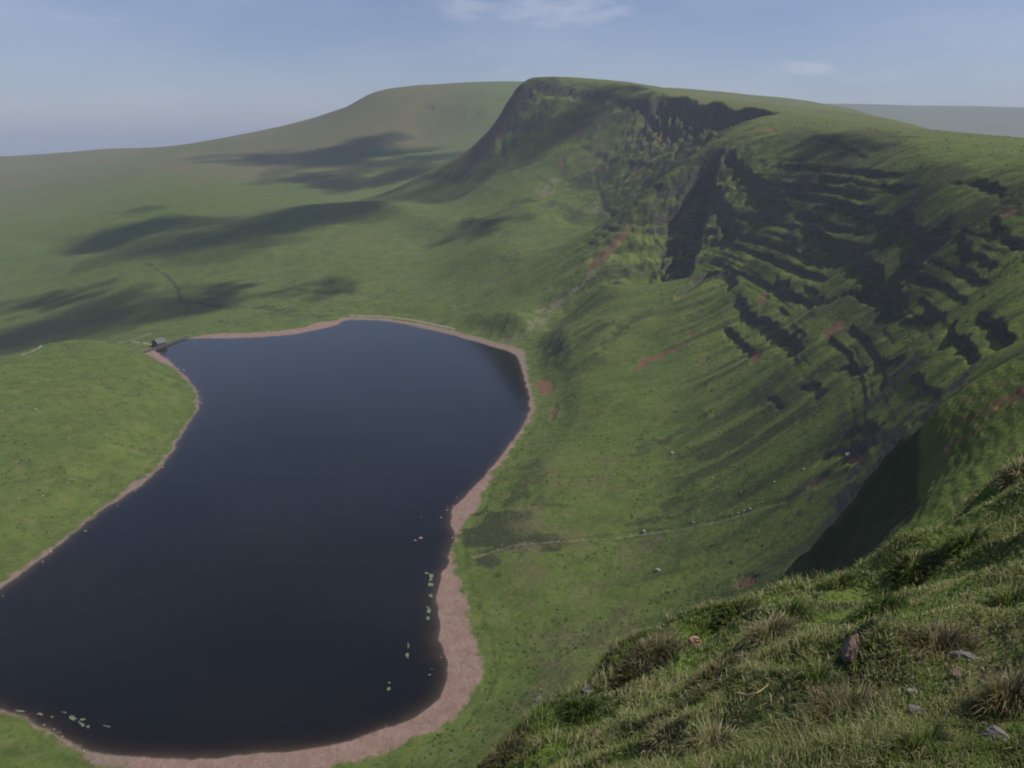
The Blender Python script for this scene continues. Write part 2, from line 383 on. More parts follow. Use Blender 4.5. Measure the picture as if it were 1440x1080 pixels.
def crag(pix, A, L, w=2.2, seed=0, up_share=.25):
    """a step in the slope along a traced line: rock edge above, drop below"""
    global Hh, CR
    pts = [cast(Hb, *p) for p in pix]
    pts = [np.array(p) for p in chaikin(pts, 1, False)]
    if max(np.linalg.norm(b - a) for a, b in zip(pts[:-1], pts[1:])) > 260: print('LONG', pix); return
    P0 = np.array(pts); c = P0.mean(0); ext = np.abs(P0 - c).max() + 4 * L + 10
    ii = np.where((np.abs(GX - c[0]) < ext) & (np.abs(GY - c[1]) < ext))
    x, y = GX[ii], GY[ii]
    x2 = x + 3.2 * fbm(x / 11, y / 11, 31 + seed, 4); y2 = y + 3.2 * fbm(x / 11, y / 11, 41 + seed, 4)
    best = np.full(x.shape, 1e18); sd = np.zeros(x.shape); tt = np.zeros(x.shape); acc = 0
    tot = sum(np.linalg.norm(b - a) for a, b in zip(pts[:-1], pts[1:]))
    for a, b in zip(pts[:-1], pts[1:]):
        e = b - a; l = np.linalg.norm(e)
        t = ((x2 - a[0]) * e[0] + (y2 - a[1]) * e[1]) / (l * l); tc = np.clip(t, 0, 1)
        d2 = (x2 - a[0] - e[0] * tc) ** 2 + (y2 - a[1] - e[1] * tc) ** 2
        cr = (e[0] * (y2 - a[1]) - e[1] * (x2 - a[0])) / l
        m = d2 < best
        best[m] = d2[m]; sd[m] = (np.sign(cr) * np.sqrt(d2))[m]; tt[m] = ((acc + t * l) / tot)[m]
        acc += l
    # which side is uphill
    m = (a + b) / 2 if len(pts) < 3 else pts[len(pts) // 2]
    e = pts[-1] - pts[0]; n = np.array([-e[1], e[0]]) / np.linalg.norm(e)
    up = 1 if float(sample(Hb, m[0] + 8 * n[0], m[1] + 8 * n[1])) > float(sample(Hb, m[0] - 8 * n[0], m[1] - 8 * n[1])) else -1
    s = sd * up
    endf = ss(-.02, .12, tt) * (1 - ss(.88, 1.02, tt))
    amp = A * endf * np.clip(1 + .7 * fbm(x / 8, y / 8, 51 + seed, 3), .2, 1.7)
    prof = np.where(s >= 0, 2 * up_share * np.exp(-s / L), -2 * (1 - up_share) * np.exp(s / (L * 1.3)))
    k = np.clip(.5 + s / (2 * w), 0, 1)
    pu = 2 * up_share * np.exp(-np.maximum(s, 0) / L); pd = -2 * (1 - up_share) * np.exp(np.minimum(s, 0) / (L * 1.3))
    Hh[ii] += .5 * amp * (pd * (1 - k) + pu * k)
    CR[ii] = np.maximum(CR[ii], endf * np.exp(-(np.where(s > 0, s / 2.5, -s / (w * 2.5))) ** 2))

Hb = Hh.copy(); CR = np.zeros(Hh.shape)
CRAGS = [
    ([(1092, 160), (1060, 153), (1010, 147), (965, 138), (925, 131)], 30, 40, 6, 0),
    ([(1012, 210), (1003, 250), (992, 300), (980, 345), (966, 390)], 34, 26, 5, .3),
    ([(1000, 207), (960, 240), (925, 268), (890, 300)], 6, 12, 4),
    ([(1018, 218), (1050, 245), (1080, 270), (1112, 297)], 8, 8, 2),
    ([(1005, 270), (1025, 310), (1040, 330)], 9, 10, 3),
    ([(945, 425), (985, 385), (1020, 378), (1040, 400)], 14, 13, 3),
    ([(1036, 415), (1050, 432), (1076, 454), (1140, 486)], 12, 10, 2.4),
    ([(1020, 455), (1040, 478), (1066, 500)], 7, 8, 2),
    ([(1136, 298), (1152, 325), (1170, 343), (1207, 352), (1237, 382), (1260, 412), (1278, 440)], 15, 13, 2.6),
    ([(1140, 290), (1200, 290), (1249, 309), (1282, 322), (1316, 345)], 10, 10, 2.4),
    ([(1275, 440), (1309, 445), (1335, 438)], 7, 8, 2),
    ([(1280, 360), (1290, 392)], 7, 8, 2),
    ([(1088, 386), (1125, 412), (1159, 428)], 7, 8, 2),
    ([(1150, 430), (1190, 410), (1230, 420)], 4, 6, 1.6),
    ([(1330, 262), (1380, 250), (1440, 262)], 7, 8, 2),
    ([(1395, 300), (1420, 330), (1450, 345)], 7, 7, 2),
    ([(1330, 330), (1370, 350), (1400, 380)], 5, 6, 2),
    ([(1380, 435), (1400, 455), (1428, 478)], 8, 7, 1.8),
    ([(1330, 455), (1350, 480), (1380, 500)], 5, 6, 1.6),
    ([(1225, 515), (1245, 500), (1270, 505)], 4.5, 5, 1.5),
    ([(1172, 520), (1190, 508), (1222, 520)], 4.5, 5, 1.5),
    ([(1120, 545), (1140, 545), (1160, 560)], 4, 5, 1.4),
    ([(1180, 610), (1205, 595), (1235, 600)], 6, 6, 1.6),
    ([(1165, 630), (1185, 618), (1225, 620)], 4, 5, 1.4),
    ([(1280, 525), (1300, 535), (1325, 545)], 4, 5, 1.4),
    ([(1080, 560), (1095, 562), (1110, 572)], 3, 4, 1.2),
    ([(1120, 200), (1150, 192), (1190, 205), (1225, 222)], 6, 9, 2.4),
    ([(1090, 225), (1130, 232), (1180, 250)], 4, 8, 2),
    ([(1190, 240), (1230, 245), (1290, 270)], 4, 8, 2),
    ([(811, 198), (875, 212), (928, 226)], 9, 10, 3),
    ([(716, 163), (732, 171), (757, 181)], 9, 10, 3),
    ([(858, 134), (890, 141), (930, 149), (983, 164)], 13, 12, 3, .05, .8),
    ([(744, 117), (775, 122), (815, 128), (865, 134)], 13, 12, 3, .1, .9),
    ([(744, 118), (738, 125), (727, 147), (714, 172), (698, 192)], 16, 22, 4, .4, 1),
    ([(860, 160), (910, 172), (955, 182)], 7, 10, 3),
    ([(585, 143), (630, 150), (690, 162)], 12, 40, 22),
]
for k, c in enumerate(CRAGS):
    crag(c[0], c[1] * (.42 if 4 < k < 29 else (c[5] if len(c) > 5 else .4) if k >= 29 else 1), c[2] * (.6 if 4 < k < 29 else 1), c[3] * (.55 if 4 < k < 29 else 1), k, c[4] if len(c) > 4 else .25)

# thin horizontal strata: the steeper ground breaks into ledges
sl1 = blur(slope_of(Hh), 3)
patch = ss(-.25, .2, fbm(GX / 90, GY / 90, 61, 3) + .35 * CR)
LED = ES * near_cut * ss(.45, .8, sl1) * patch * ss(40, 72, Hh) * ss(240, 520, RR) * (1 - .7 * ss(850, 1000, RR))
LED = np.maximum(LED, CR * .7 * near_cut * (1 - .7 * ss(850, 1000, RR)))
zz = Hh + 1.3 * fbm(GX / 90, GY / 90, 71, 2) + .3 * fbm(GX / 6, GY / 6, 75, 3)
def terrace(z, p, k=.72):
    q = z / p; f = q - np.floor(q)
    return p * (np.floor(q) + np.where(f < k, f * .25 / k, .25 + (f - k) * .75 / (1 - k))) - z
def act(z, p, ln, seed, lo):
    return ss(lo, lo + .3, vn(S / ln, np.floor(z / p) * 3.7 + .5, seed) + .45 * vn(S / (ln * .23), np.floor(z / p) * 5.1 + .5, seed + 1))
Hh = Hh + LED * (.68 * terrace(zz, 6.2, .82) * act(zz, 6.2, 120, 77, .0) + .62 * terrace(zz + 1.3, 3.1, .78) * act(zz + 1.3, 3.1, 70, 79, -.1))

# knolls and hummocks on the softer ground
soft = ss(170, 260, RR) * (1 - ss(3500, 4500, RR))
Hh = Hh + soft * (2.6 * fbm(GX / 90, GY / 90, 81, 4) * ss(.05, .2, slope0) + 6 * fbm(GX / 260, GY / 260, 82, 2) * ss(900, 1200, RR) * (1 - ss(-.12, .0, PP))
                  + .5 * fbm(GX / 9, GY / 9, 83, 4) * (1 - ss(900, 1500, RR)))
def mound(u, v, ru, rv, h):
    global Hh
    c = cast(Hb, u, v); a = cast(Hb, u + ru, v) - c; b = cast(Hb, u, v - rv) - c
    M = np.linalg.inv(np.array([a, b]).T)
    X, Y = GX - c[0], GY - c[1]
    q = (M[0, 0] * X + M[0, 1] * Y) ** 2 + (M[1, 0] * X + M[1, 1] * Y) ** 2
    Hh += h * np.exp(-q * 1.4)
mound(745, 300, 55, 16, 9); mound(690, 320, 45, 12, 6); mound(805, 308, 26, 10, -5); mound(620, 320, 60, 14, 7); mound(560, 300, 70, 10, 6)
mound(700, 350, 40, 12, 4); mound(860, 300, 40, 8, -3); mound(470, 300, 120, 10, 8); mound(330, 355, 160, 12, 7); mound(130, 345, 120, 12, -8)

# the near spur: sheep terracettes; the foreground: hummocky turf
spur = ss(62, 75, RR) * (1 - ss(125, 160, RR)) * ss(.25, .36, PP) * (1 - FLANK)
zt = Hh + .25 * fbm(GX / 3, GY / 3, 91, 3)
Hh = Hh + spur * (.34 * terrace(zt, 1.15, .6) + .4 * fbm(GX / 5, GY / 5, 92, 3) + .22 * np.abs(vn(GX / 1.1, GY / 1.1, 93)))
FGM = (1 - ss(24, 40, RR))
n1 = fbm(GX / 1.7, GY / 1.7, 95, 3); n2 = 1 - np.abs(vn(GX / .62, GY / .62, 96)); n3 = fbm(GX / .16, GY / .16, 97, 3)
HUM = .16 * n1 + .24 * (n2 - .5) * ss(-.3, .4, n1) + .028 * n3
Hh = Hh + FGM * HUM * ss(.8, 3, RR)
def knob(u, v, D, rx, ry, h):
    global Hh
    x, y, _ = P(u, v, D)
    Hh += h * np.exp(-(((GX - x) / rx) ** 2 + ((GY - y) / ry) ** 2) ** 1.3) * FGM
knob(1290, 800, 9.6, .55, .42, .36); knob(1236, 838, 8.7, .45, .36, -.36)
knob(950, 915, 9.8, .55, .5, .30); knob(905, 955, 9.0, .5, .4, .26); knob(995, 925, 9.2, .35, .35, -.3); knob(1090, 895, 8.2, .55, .45, .22)
knob(1380, 790, 7.5, .4, .4, -.18); knob(780, 1025, 7.6, .4, .35, .2); knob(835, 1000, 8.0, .4, .3, -.22); knob(1430, 660, 13.5, .6, .6, .35)
knob(1060, 960, 6.4, .5, .4, .2); knob(1300, 905, 4.9, .35, .3, .14)

# ------------------------------------------------------------------ the lake basin
lsd = np.full(Hh.shape, 1e3); bsd = np.full(Hh.shape, 1e3)
mm = (RR > 120) & (RR < 1000) & (GX < 160) & (GX > -420)
lx = GX[mm] + 1.4 * fbm(GX[mm] / 9, GY[mm] / 9, 101, 3); ly = GY[mm] + 1.4 * fbm(GX[mm] / 9, GY[mm] / 9, 102, 3)
lsd[mm] = poly_sdf(lx, ly, LAKE)
bx = GX[mm] + 2.0 * fbm(GX[mm] / 6, GY[mm] / 6, 103, 4); by = GY[mm] + 2.0 * fbm(GX[mm] / 6, GY[mm] / 6, 104, 4)
bsd[mm] = poly_sdf(bx, by, BEACH)
bank = .045 * np.maximum(lsd, 0) + .03 + .07 * ss(-.1, .6, fbm(GX / 2.4, GY / 2.4, 105, 3)) * ss(0, 3, lsd)
k = ss(0, 26, bsd)
turf = np.where(bsd > 0, .45 * ss(0, 1.2, bsd), 0)
Hl = np.where(lsd < 0, -.02 - np.minimum(.11 * np.abs(lsd), 9), bank * (1 - k) + Hh * k + turf * (1 - k))
Hh = np.where(lsd < 400, Hl, Hh)
BE = (1 - ss(-4.5, 2.2, bsd + 2.5 + .9 * ss(-80, -110, GX) + 2.0 * fbm(GX / 2.6, GY / 2.6, 106, 4))) 
BE = np.where(lsd < 400, BE, 0)
SLOPE = slope_of(Hh)

# ------------------------------------------------------------------ what the ground is made of (soil, rock, rushes, moor), with some shade put into the dark cover
def blank(): return np.zeros(Hh.shape)
RED, DARK, PALE, MOOR = blank(), blank(), blank(), blank()
def patch_at(A, u, v, ru, rv, ang=0, s=1.0, rough=.45, seed=0):
    """an uneven patch on the ground; ang = slant of its long axis in the picture (degrees, up to the right)"""
    ca, sa = math.cos(math.radians(ang)), math.sin(math.radians(ang))
    c = cast(Hh, u, v); a = cast(Hh, u + ru * ca, v - ru * sa) - c; b = cast(Hh, u - rv * sa, v - rv * ca) - c
    la, lb = np.linalg.norm(a), np.linalg.norm(b)
    m = 3.0 * max(ru, rv) / F * np.hypot(*c) + 1
    if la > 6 * m: a *= m / la
    if lb > 6 * m: b *= m / lb
    if abs(a[0] * b[1] - a[1] * b[0]) < 1e-3: return
    M = np.linalg.inv(np.array([a, b]).T); e = 2.2 * (np.linalg.norm(a) + np.linalg.norm(b))
    ii = np.where((np.abs(GX - c[0]) < e) & (np.abs(GY - c[1]) < e))
    X, Y = GX[ii] - c[0], GY[ii] - c[1]
    f = max(np.linalg.norm(b), 1.) * .9
    q = np.sqrt((M[0, 0] * X + M[0, 1] * Y) ** 2 + (M[1, 0] * X + M[1, 1] * Y) ** 2) + rough * fbm(X / f, Y / f, 200 + seed, 4) * 1.5
    A[ii] = np.maximum(A[ii], s * (1 - ss(.62, 1.1, q)))
for k, a in enumerate([(862, 345, 34, 6, 38), (840, 366, 18, 4, 38), (1176, 460, 24, 15, 48), (925, 500, 42, 7, 27), (900, 515, 22, 4, 28), (690, 195, 36, 5, 43), (655, 216, 24, 5, 40),
        (766, 541, 13, 13, 0), (779, 577, 5, 12, -20), (1050, 818, 20, 9, 22), (1412, 562, 40, 9, 26), (1360, 590, 30, 6, 28), (1418, 299, 18, 6, 20), (1074, 418, 12, 8, 40),
        (843, 178, 4, 7, 0), (850, 197, 7, 5, 20), (928, 195, 7, 6, 20), (838, 234, 6, 8, 0), (897, 242, 14, 5, 30), (812, 186, 14, 5, 50), (790, 226, 4, 8, 0), (1062, 500, 14, 6, 30),
        (1350, 620, 60, 4, 25), (990, 508, 8, 4, 30), (1155, 672, 26, 7, 25), (1205, 645, 18, 6, 28), (700, 175, 10, 3, 45), (570, 165, 6, 12, 10), (625, 178, 5, 10, 10), (1290, 590, 14, 4, 30), (1085, 182, 6, 4, 0), (975, 470, 10, 3, 30)]):
    patch_at(RED, *a, seed=k)
RED *= .62 - .14 * ss(800, 1100, RR)
Hh = Hh - 1.0 * RED * (RR > 150)
for k, a in enumerate([(805, 410, 70, 6, 39), (745, 460, 40, 9, 35), (720, 476, 22, 8, 20), (875, 325, 20, 5, 38), (770, 262, 16, 8, 40), (835, 295, 10, 8, 0), (740, 330, 20, 24, 10), (680, 400, 36, 14, 10),
        (590, 405, 50, 5, 0), (735, 778, 45, 14, 8), (870, 757, 90, 5, 9), (1010, 738, 80, 5, 10), (1100, 716, 40, 4, 22), (970, 480, 30, 4, 30), (1020, 630, 30, 6, 30), (890, 640, 60, 6, 25), (620, 400, 20, 4, 10)]):
    patch_at(PALE, *a, s=(.55 if k < 6 else .3), rough=1.2, seed=40 + k)
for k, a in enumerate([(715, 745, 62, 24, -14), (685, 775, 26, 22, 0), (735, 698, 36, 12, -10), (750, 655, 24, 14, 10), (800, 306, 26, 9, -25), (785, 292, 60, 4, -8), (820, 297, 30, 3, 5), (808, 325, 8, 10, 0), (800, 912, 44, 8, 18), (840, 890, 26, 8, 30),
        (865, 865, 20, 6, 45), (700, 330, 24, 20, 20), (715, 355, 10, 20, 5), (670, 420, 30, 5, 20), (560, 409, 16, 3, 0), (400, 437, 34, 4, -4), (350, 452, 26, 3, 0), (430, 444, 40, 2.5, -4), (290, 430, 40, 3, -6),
        (1180, 200, 62, 22, -8), (795, 126, 60, 12, -4), (720, 150, 10, 26, -30), (1130, 190, 30, 10, -10), (1350, 250, 60, 16, -6), (980, 700, 60, 6, 8), (900, 735, 40, 5, 18), (1110, 540, 60, 8, 28), (1000, 640, 60, 8, 25), (880, 460, 70, 6, 35), (820, 480, 40, 4, 36), (935, 620, 50, 6, 28),  # first patch on this row: heather, with cloud shade put into the colour
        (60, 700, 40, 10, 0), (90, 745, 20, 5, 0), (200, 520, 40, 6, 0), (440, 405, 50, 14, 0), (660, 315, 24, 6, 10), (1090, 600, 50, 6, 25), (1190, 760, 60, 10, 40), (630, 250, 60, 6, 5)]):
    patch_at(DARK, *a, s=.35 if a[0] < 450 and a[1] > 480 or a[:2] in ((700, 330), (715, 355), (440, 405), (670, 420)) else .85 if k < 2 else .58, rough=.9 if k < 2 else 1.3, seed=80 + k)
for ln in ([(203, 368), (222, 380), (240, 394), (247, 404), (250, 414), (262, 424), (300, 430)], [(300, 430), (345, 432), (400, 437)]):
    pl = [cast(Hh, *p) for p in chaikin(ln, 1, False)]
    ii = np.where((RR > 700) & (RR < 1600) & (PP < -.1) & (PP > -.5))
    d_ = line_dist(GX[ii] + 4 * fbm(GX[ii] / 30, GY[ii] / 30, 361, 2), GY[ii], pl)
    DARK[ii] = np.maximum(DARK[ii], .75 * np.exp(-(d_ / 2.6) ** 2))
FACEX = ES * ss(-.02, .1, PP)
pl = [cast(Hh, *p) for p in chaikin([(668, 782), (700, 772), (760, 761), (850, 757), (930, 747), (1000, 735), (1060, 718), (1110, 703), (1180, 668)], 2, False)]
ii = np.where((RR > 220) & (RR < 420) & (PP > -.1) & (PP < .5))
d_ = line_dist(GX[ii] + 1.5 * fbm(GX[ii] / 9, GY[ii] / 9, 362, 3), GY[ii] + 1.5 * fbm(GX[ii] / 9, GY[ii] / 9, 363, 3), pl)
PALE[ii] = np.maximum(PALE[ii], .75 * np.exp(-(d_ / 1.0) ** 2)); DARK[ii] = np.maximum(DARK[ii], .6 * np.exp(-((d_ - 2.2) / 1.2) ** 2))
Hh[ii] -= .5 * np.exp(-(d_ / 1.4) ** 2)
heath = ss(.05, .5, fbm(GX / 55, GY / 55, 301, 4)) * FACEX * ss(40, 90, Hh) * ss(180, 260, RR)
DARK = np.maximum(DARK, np.clip(.40 * heath + .46 * FACEX * ss(45, 95, Hh) * ss(300, 420, RR), 0, .7))  # heath patches, plus an even darkening that puts grazing and cloud shade into the colour
MOOR = ss(1500, 2300, RR) * (1 - .6 * ss(-.2, .5, fbm(GX / 300, GY / 300, 311, 4))) * (1 - ss(-.15, .05, PP)) 
MOOR = np.maximum(MOOR, .35 * ss(.0, .5, fbm(GX / 180, GY / 60, 313, 4)) * ss(700, 900, RR))
MOOR = np.maximum(MOOR, .5 * ss(.62, .72, Hh / 230) * (PP > .1) * (SLOPE < .35))
bog = ss(0, 20, bsd) * (1 - ss(8, 16, Hh)) * (PP > -.1) * (RR > 190) * (RR < 420)
MOOR = np.maximum(MOOR, .55 * bog * ss(-.4, .3, fbm(GX / 25, GY / 25, 315, 4)))
n_r = fbm(GX / 5, GY / 5, 321, 4)
ROCK = ss(.95, 1.35, SLOPE + .35 * n_r) * ss(150, 230, RR) * ss(8, 20, Hh) * .95
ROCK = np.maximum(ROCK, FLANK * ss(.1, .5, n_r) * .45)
DARK = np.maximum(DARK, FLANK)  # spur flank darkened in rock and cover colour to deepen its shade
ROCK = np.maximum(ROCK, .8 * CR * ss(-.1, .3, n_r))
RED = np.where(BE > .5, 0, RED)
fgr = 1 - ss(24, 40, RR)
DARK = np.maximum(DARK, fgr * .8 * ss(.08, .4, fbm(GX / .9, GY / .9, 351, 3)))
MOOR = np.maximum(MOOR, fgr * .6 * ss(-.05, .35, fbm(GX / 1.3, GY / 1.3, 352, 3)))
wet = 1 - ss(.1, 1.0, lsd)
STREAK = np.clip(.5 + .9 * fbm(S / 7, GX / 110, 331, 4) * FACEX, 0, 1)
MOOR = np.where(BE > .3, np.where((GX < -95) & (GY < 640), .8, np.where((GX > -150) & (GY > 480), .75, 0)) * ss(-.5, .2, fbm(GX / 30, GY / 30, 341, 2) + .5), MOOR)

# ------------------------------------------------------------------ materials
def mat(name):
    m = bpy.data.materials.new(name); m.use_nodes = True
    nt = m.node_tree
    return m, nt, nt.nodes['Principled BSDF']
def N(nt, t, **k):
    n = nt.nodes.new('ShaderNode' + t)
    for a, b in k.items(): setattr(n, a, b)
    return n
def noise(nt, co, scale, detail=3, rough=.55, out='Fac'):
    n = N(nt, 'TexNoise'); n.inputs['Scale'].default_value = scale; n.inputs['Detail'].default_value = detail; n.inputs['Roughness'].default_value = rough
    nt.links.new(co, n.inputs['Vector']); return n.outputs[out]
def rng_(nt, x, a, b, c=0.0, d=1.0):
    n = N(nt, 'MapRange'); nt.links.new(x, n.inputs[0])
    for i, v in enumerate((a, b, c, d)): n.inputs[i + 1].default_value = v
    return n.outputs[0]
def mix(nt, f, a, b, mode='MIX'):
    n = N(nt, 'Mix', data_type='RGBA', blend_type=mode)
    for s, v in ((n.inputs['Factor'], f), (n.inputs['A'], a), (n.inputs['B'], b)) if False else ((n.inputs[0], f), (n.inputs[6], a), (n.inputs[7], b)):
        if isinstance(v, (int, float)): s.default_value = v
        elif isinstance(v, tuple): s.default_value = (*v, 1)
        else: nt.links.new(v, s)
    return n.outputs[2]
def mth(nt, op, a, b=None):
    n = N(nt, 'Math', operation=op)
    for s, v in zip(n.inputs, (a, b)):
        if v is None: continue
        if isinstance(v, (int, float)): s.default_value = v
        else: nt.links.new(v, s)
    return n.outputs[0]

def ground_material():
    m, nt, b = mat('grassland')
    co = N(nt, 'TexCoord').outputs['Object']
    A1 = N(nt, 'Attribute', attribute_name='cover_a'); A2 = N(nt, 'Attribute', attribute_name='cover_b')
    s1 = N(nt, 'SeparateColor'); nt.links.new(A1.outputs['Color'], s1.inputs[0])
    s2 = N(nt, 'SeparateColor'); nt.links.new(A2.outputs['Color'], s2.inputs[0])
    big = noise(nt, co, 1 / 110, 4); midn = noise(nt, co, 1 / 14, 5, .62); fine = noise(nt, co, 1 / 1.6, 4, .65); vf = noise(nt, co, 7, 3, .6)
    g = mix(nt, rng_(nt, big, .35, .65), (.090, .142, .022), (.120, .155, .034))
    g = mix(nt, rng_(nt, midn, .42, .72), g, (.070, .094, .020))
    g = mix(nt, rng_(nt, midn, .40, .22), g, (.155, .160, .046))
    g = mix(nt, mth(nt, 'MULTIPLY', rng_(nt, fine, .55, .75), .55), g, (.175, .160, .070))
    g = mix(nt, mth(nt, 'MULTIPLY', rng_(nt, fine, .45, .28), .6), g, (.040, .055, .015))
    g = mix(nt, mth(nt, 'MULTIPLY', rng_(nt, vf, .35, .7), .35), g, (.055, .075, .020))
    g = mix(nt, mth(nt, 'MULTIPLY', rng_(nt, A2.outputs['Alpha'], .48, .25), .8), g, (.052, .062, .022))
    g = mix(nt, mth(nt, 'MULTIPLY', rng_(nt, A2.outputs['Alpha'], .52, .8), .6), g, (.150, .172, .036))
    m4 = noise(nt, co, 1 / 5, 4, .6)
    g = mix(nt, mth(nt, 'MULTIPLY', rng_(nt, m4, .54, .68), .5), g, (.165, .145, .066))
    g = mix(nt, mth(nt, 'MULTIPLY', rng_(nt, m4, .46, .32), .55), g, (.046, .070, .016))
    br = mth(nt, 'ADD', mth(nt, 'MULTIPLY', mth(nt, 'SUBTRACT', midn, .5), 1.2), mth(nt, 'MULTIPLY', mth(nt, 'SUBTRACT', fine, .5), .9))
    def msk(x, w=.5):
        return rng_(nt, mth(nt, 'ADD', x, mth(nt, 'MULTIPLY', br, w)), .3, .7)
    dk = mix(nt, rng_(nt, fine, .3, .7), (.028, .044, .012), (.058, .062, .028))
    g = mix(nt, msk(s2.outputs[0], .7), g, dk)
    mo = mix(nt, rng_(nt, fine, .3, .7), (.120, .108, .048), (.155, .125, .065))
    g = mix(nt, mth(nt, 'MULTIPLY', msk(s2.outputs[1], .7), .7), g, mo)
    pa = mix(nt, rng_(nt, fine, .3, .7), (.17, .135, .090), (.23, .19, .14))
    g = mix(nt, mth(nt, 'MULTIPLY', msk(s2.outputs[2], .9), .75), g, pa)
    mp = N(nt, 'Mapping'); nt.links.new(co, mp.inputs[0]); mp.inputs['Scale'].default_value = (.09, .09, 1.1)
    strata = noise(nt, mp.outputs[0], 1.0, 4, .6)
    rk = mix(nt, rng_(nt, strata, .35, .65), (.036, .034, .027), (.105, .092, .076))
    rk = mix(nt, mth(nt, 'MULTIPLY', rng_(nt, fine, .45, .6), .5), rk, (.055, .072, .022))
    g = mix(nt, msk(s1.outputs[2], .5), g, rk)
    rd = mix(nt, rng_(nt, fine, .3, .7), (.150, .066, .042), (.205, .104, .068))
    g = mix(nt, msk(s1.outputs[1], .45), g, rd)
    be = mix(nt, rng_(nt, noise(nt, co, 1 / 5, 4), .35, .65), (.228, .146, .118), (.268, .185, .148))
    be = mix(nt, mth(nt, 'MULTIPLY', rng_(nt, noise(nt, co, 1.3, 3, .7), .56, .72), .4), be, (.16, .105, .085))
    be = mix(nt, mth(nt, 'MULTIPLY', rng_(nt, noise(nt, co, 1.9, 2, .7), .62, .75), .4), be, (.42, .35, .29))
    be = mix(nt, mth(nt, 'MULTIPLY', s2.outputs[1], .75), be, (.19, .155, .115))
    be = mix(nt, rng_(nt, A1.outputs['Alpha'], .3, .9), be, (.060, .045, .032))
    bz_ = mth(nt, 'ADD', s1.outputs[0], mth(nt, 'ADD', mth(nt, 'MULTIPLY', br, .45), mth(nt, 'MULTIPLY', mth(nt, 'SUBTRACT', m4, .5), .9)))
    lim = mth(nt, 'MAXIMUM', bz_, mth(nt, 'MULTIPLY', rng_(nt, s1.outputs[0], .93, .99), 2.0))
    g = mix(nt, rng_(nt, lim, .35, .7), g, be)
    nt.links.new(g, b.inputs['Base Color'])
    b.inputs['Roughness'].default_value = .95
    b.inputs['Specular IOR Level'].default_value = .12
    bp = N(nt, 'Bump'); bp.inputs['Distance'].default_value = .9; bp.inputs['Strength'].default_value = .9
    nt.links.new(mth(nt, 'ADD', noise(nt, co, 1 / 2.3, 5, .6), mth(nt, 'MULTIPLY', vf, .12)), bp.inputs['Height'])
    nt.links.new(bp.outputs[0], b.inputs['Normal'])
    return m
GROUND = ground_material()

# ------------------------------------------------------------------ the ground, split into its kinds of land
def quad_index():
    n = NNEAR if NNEAR % 2 == 1 else NNEAR - 1
    i = np.arange(0, n - 1)[:, None] * NP + np.arange(0, NP - 2, 2)[None]
    qa = np.stack([i, i + 2, i + NP + 2, i + NP], -1).reshape(-1, 4)
    i = np.arange(n - 1, NR - 1)[:, None] * NP + np.arange(NP - 1)[None]
    qb = np.stack([i, i + 1, i + NP + 1, i + NP], -1).reshape(-1, 4)
    for A in (Hh,): A[n - 1, 1:-1:2] = (A[n - 1, 0:-2:2] + A[n - 1, 2::2]) / 2
    return np.r_[qa, qb]
QUADS = quad_index()
CO = np.stack([GX, GY, Hh], -1).reshape(-1, 3)
zr = np.gradient(Hh, R_, axis=0); zp = np.gradient(Hh, PH_, axis=1) / RR
sp_, cp_ = np.sin(PP), np.cos(PP)
NO = np.stack([-(zr * sp_ + zp * cp_), -(zr * cp_ - zp * sp_), np.ones(Hh.shape)], -1).reshape(-1, 3); NO /= np.linalg.norm(NO, axis=1)[:, None]
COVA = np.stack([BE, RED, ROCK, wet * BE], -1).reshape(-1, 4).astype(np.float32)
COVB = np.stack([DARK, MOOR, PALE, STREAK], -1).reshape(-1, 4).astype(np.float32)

def land(name, sel, label):
    q = QUADS[sel]
    used = np.unique(q); back = np.zeros(len(CO), np.int32); back[used] = np.arange(len(used))
    q = back[q]
    me = bpy.data.meshes.new(name)
    me.vertices.add(len(used)); me.vertices.foreach_set('co', CO[used].astype(np.float32).ravel())
    me.loops.add(q.size); me.loops.foreach_set('vertex_index', q.ravel().astype(np.int32))
    me.polygons.add(len(q)); me.polygons.foreach_set('loop_start', np.arange(0, q.size, 4, dtype=np.int32))
    me.update(calc_edges=True)
    me.shade_smooth()
    me.normals_split_custom_set_from_vertices(NO[used].astype(np.float32))
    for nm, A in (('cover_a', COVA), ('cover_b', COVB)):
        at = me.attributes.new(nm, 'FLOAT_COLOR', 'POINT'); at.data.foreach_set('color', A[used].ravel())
    me.materials.append(GROUND)
    o = bpy.data.objects.new(name, me); sc.collection.objects.link(o)
    o['kind'] = 'structure'; o['label'] = label
    return o
fc = QUADS[:, 0]
qr = RR.ravel()[fc]; qp = PP.ravel()[fc]; qb = BE.ravel()[fc]; ql = lsd.ravel()[fc]; qx = GX.ravel()[fc]
near = qr < 60
shore = ~near & (ql < 400) & (qb > .5)
spurq = ~near & ~shore & (qr < 165) & (qp > .1)
farq = ~near & ~shore & (qr > 1500)
left = ~near & ~shore & ~spurq & ~farq & (qx < np.interp(GY.ravel()[fc], [0, 780, 1500], [-60, -100, -260]))
right = ~(near | shore | spurq | farq | left)
land('grassy_bank', near, 'rough tussocky turf falling away in front of the viewer')
land('lake_shore', shore, 'pinkish shingle beach and bed round the dark lake')
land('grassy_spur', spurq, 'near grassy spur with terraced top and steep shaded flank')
land('moorland', left, 'open green moor left of and behind the lake')
land('hillside', right, 'steep green escarpment with dark crags above the lake')
land('distant_hills', farq, 'hazy far hills and lowland on the skyline')

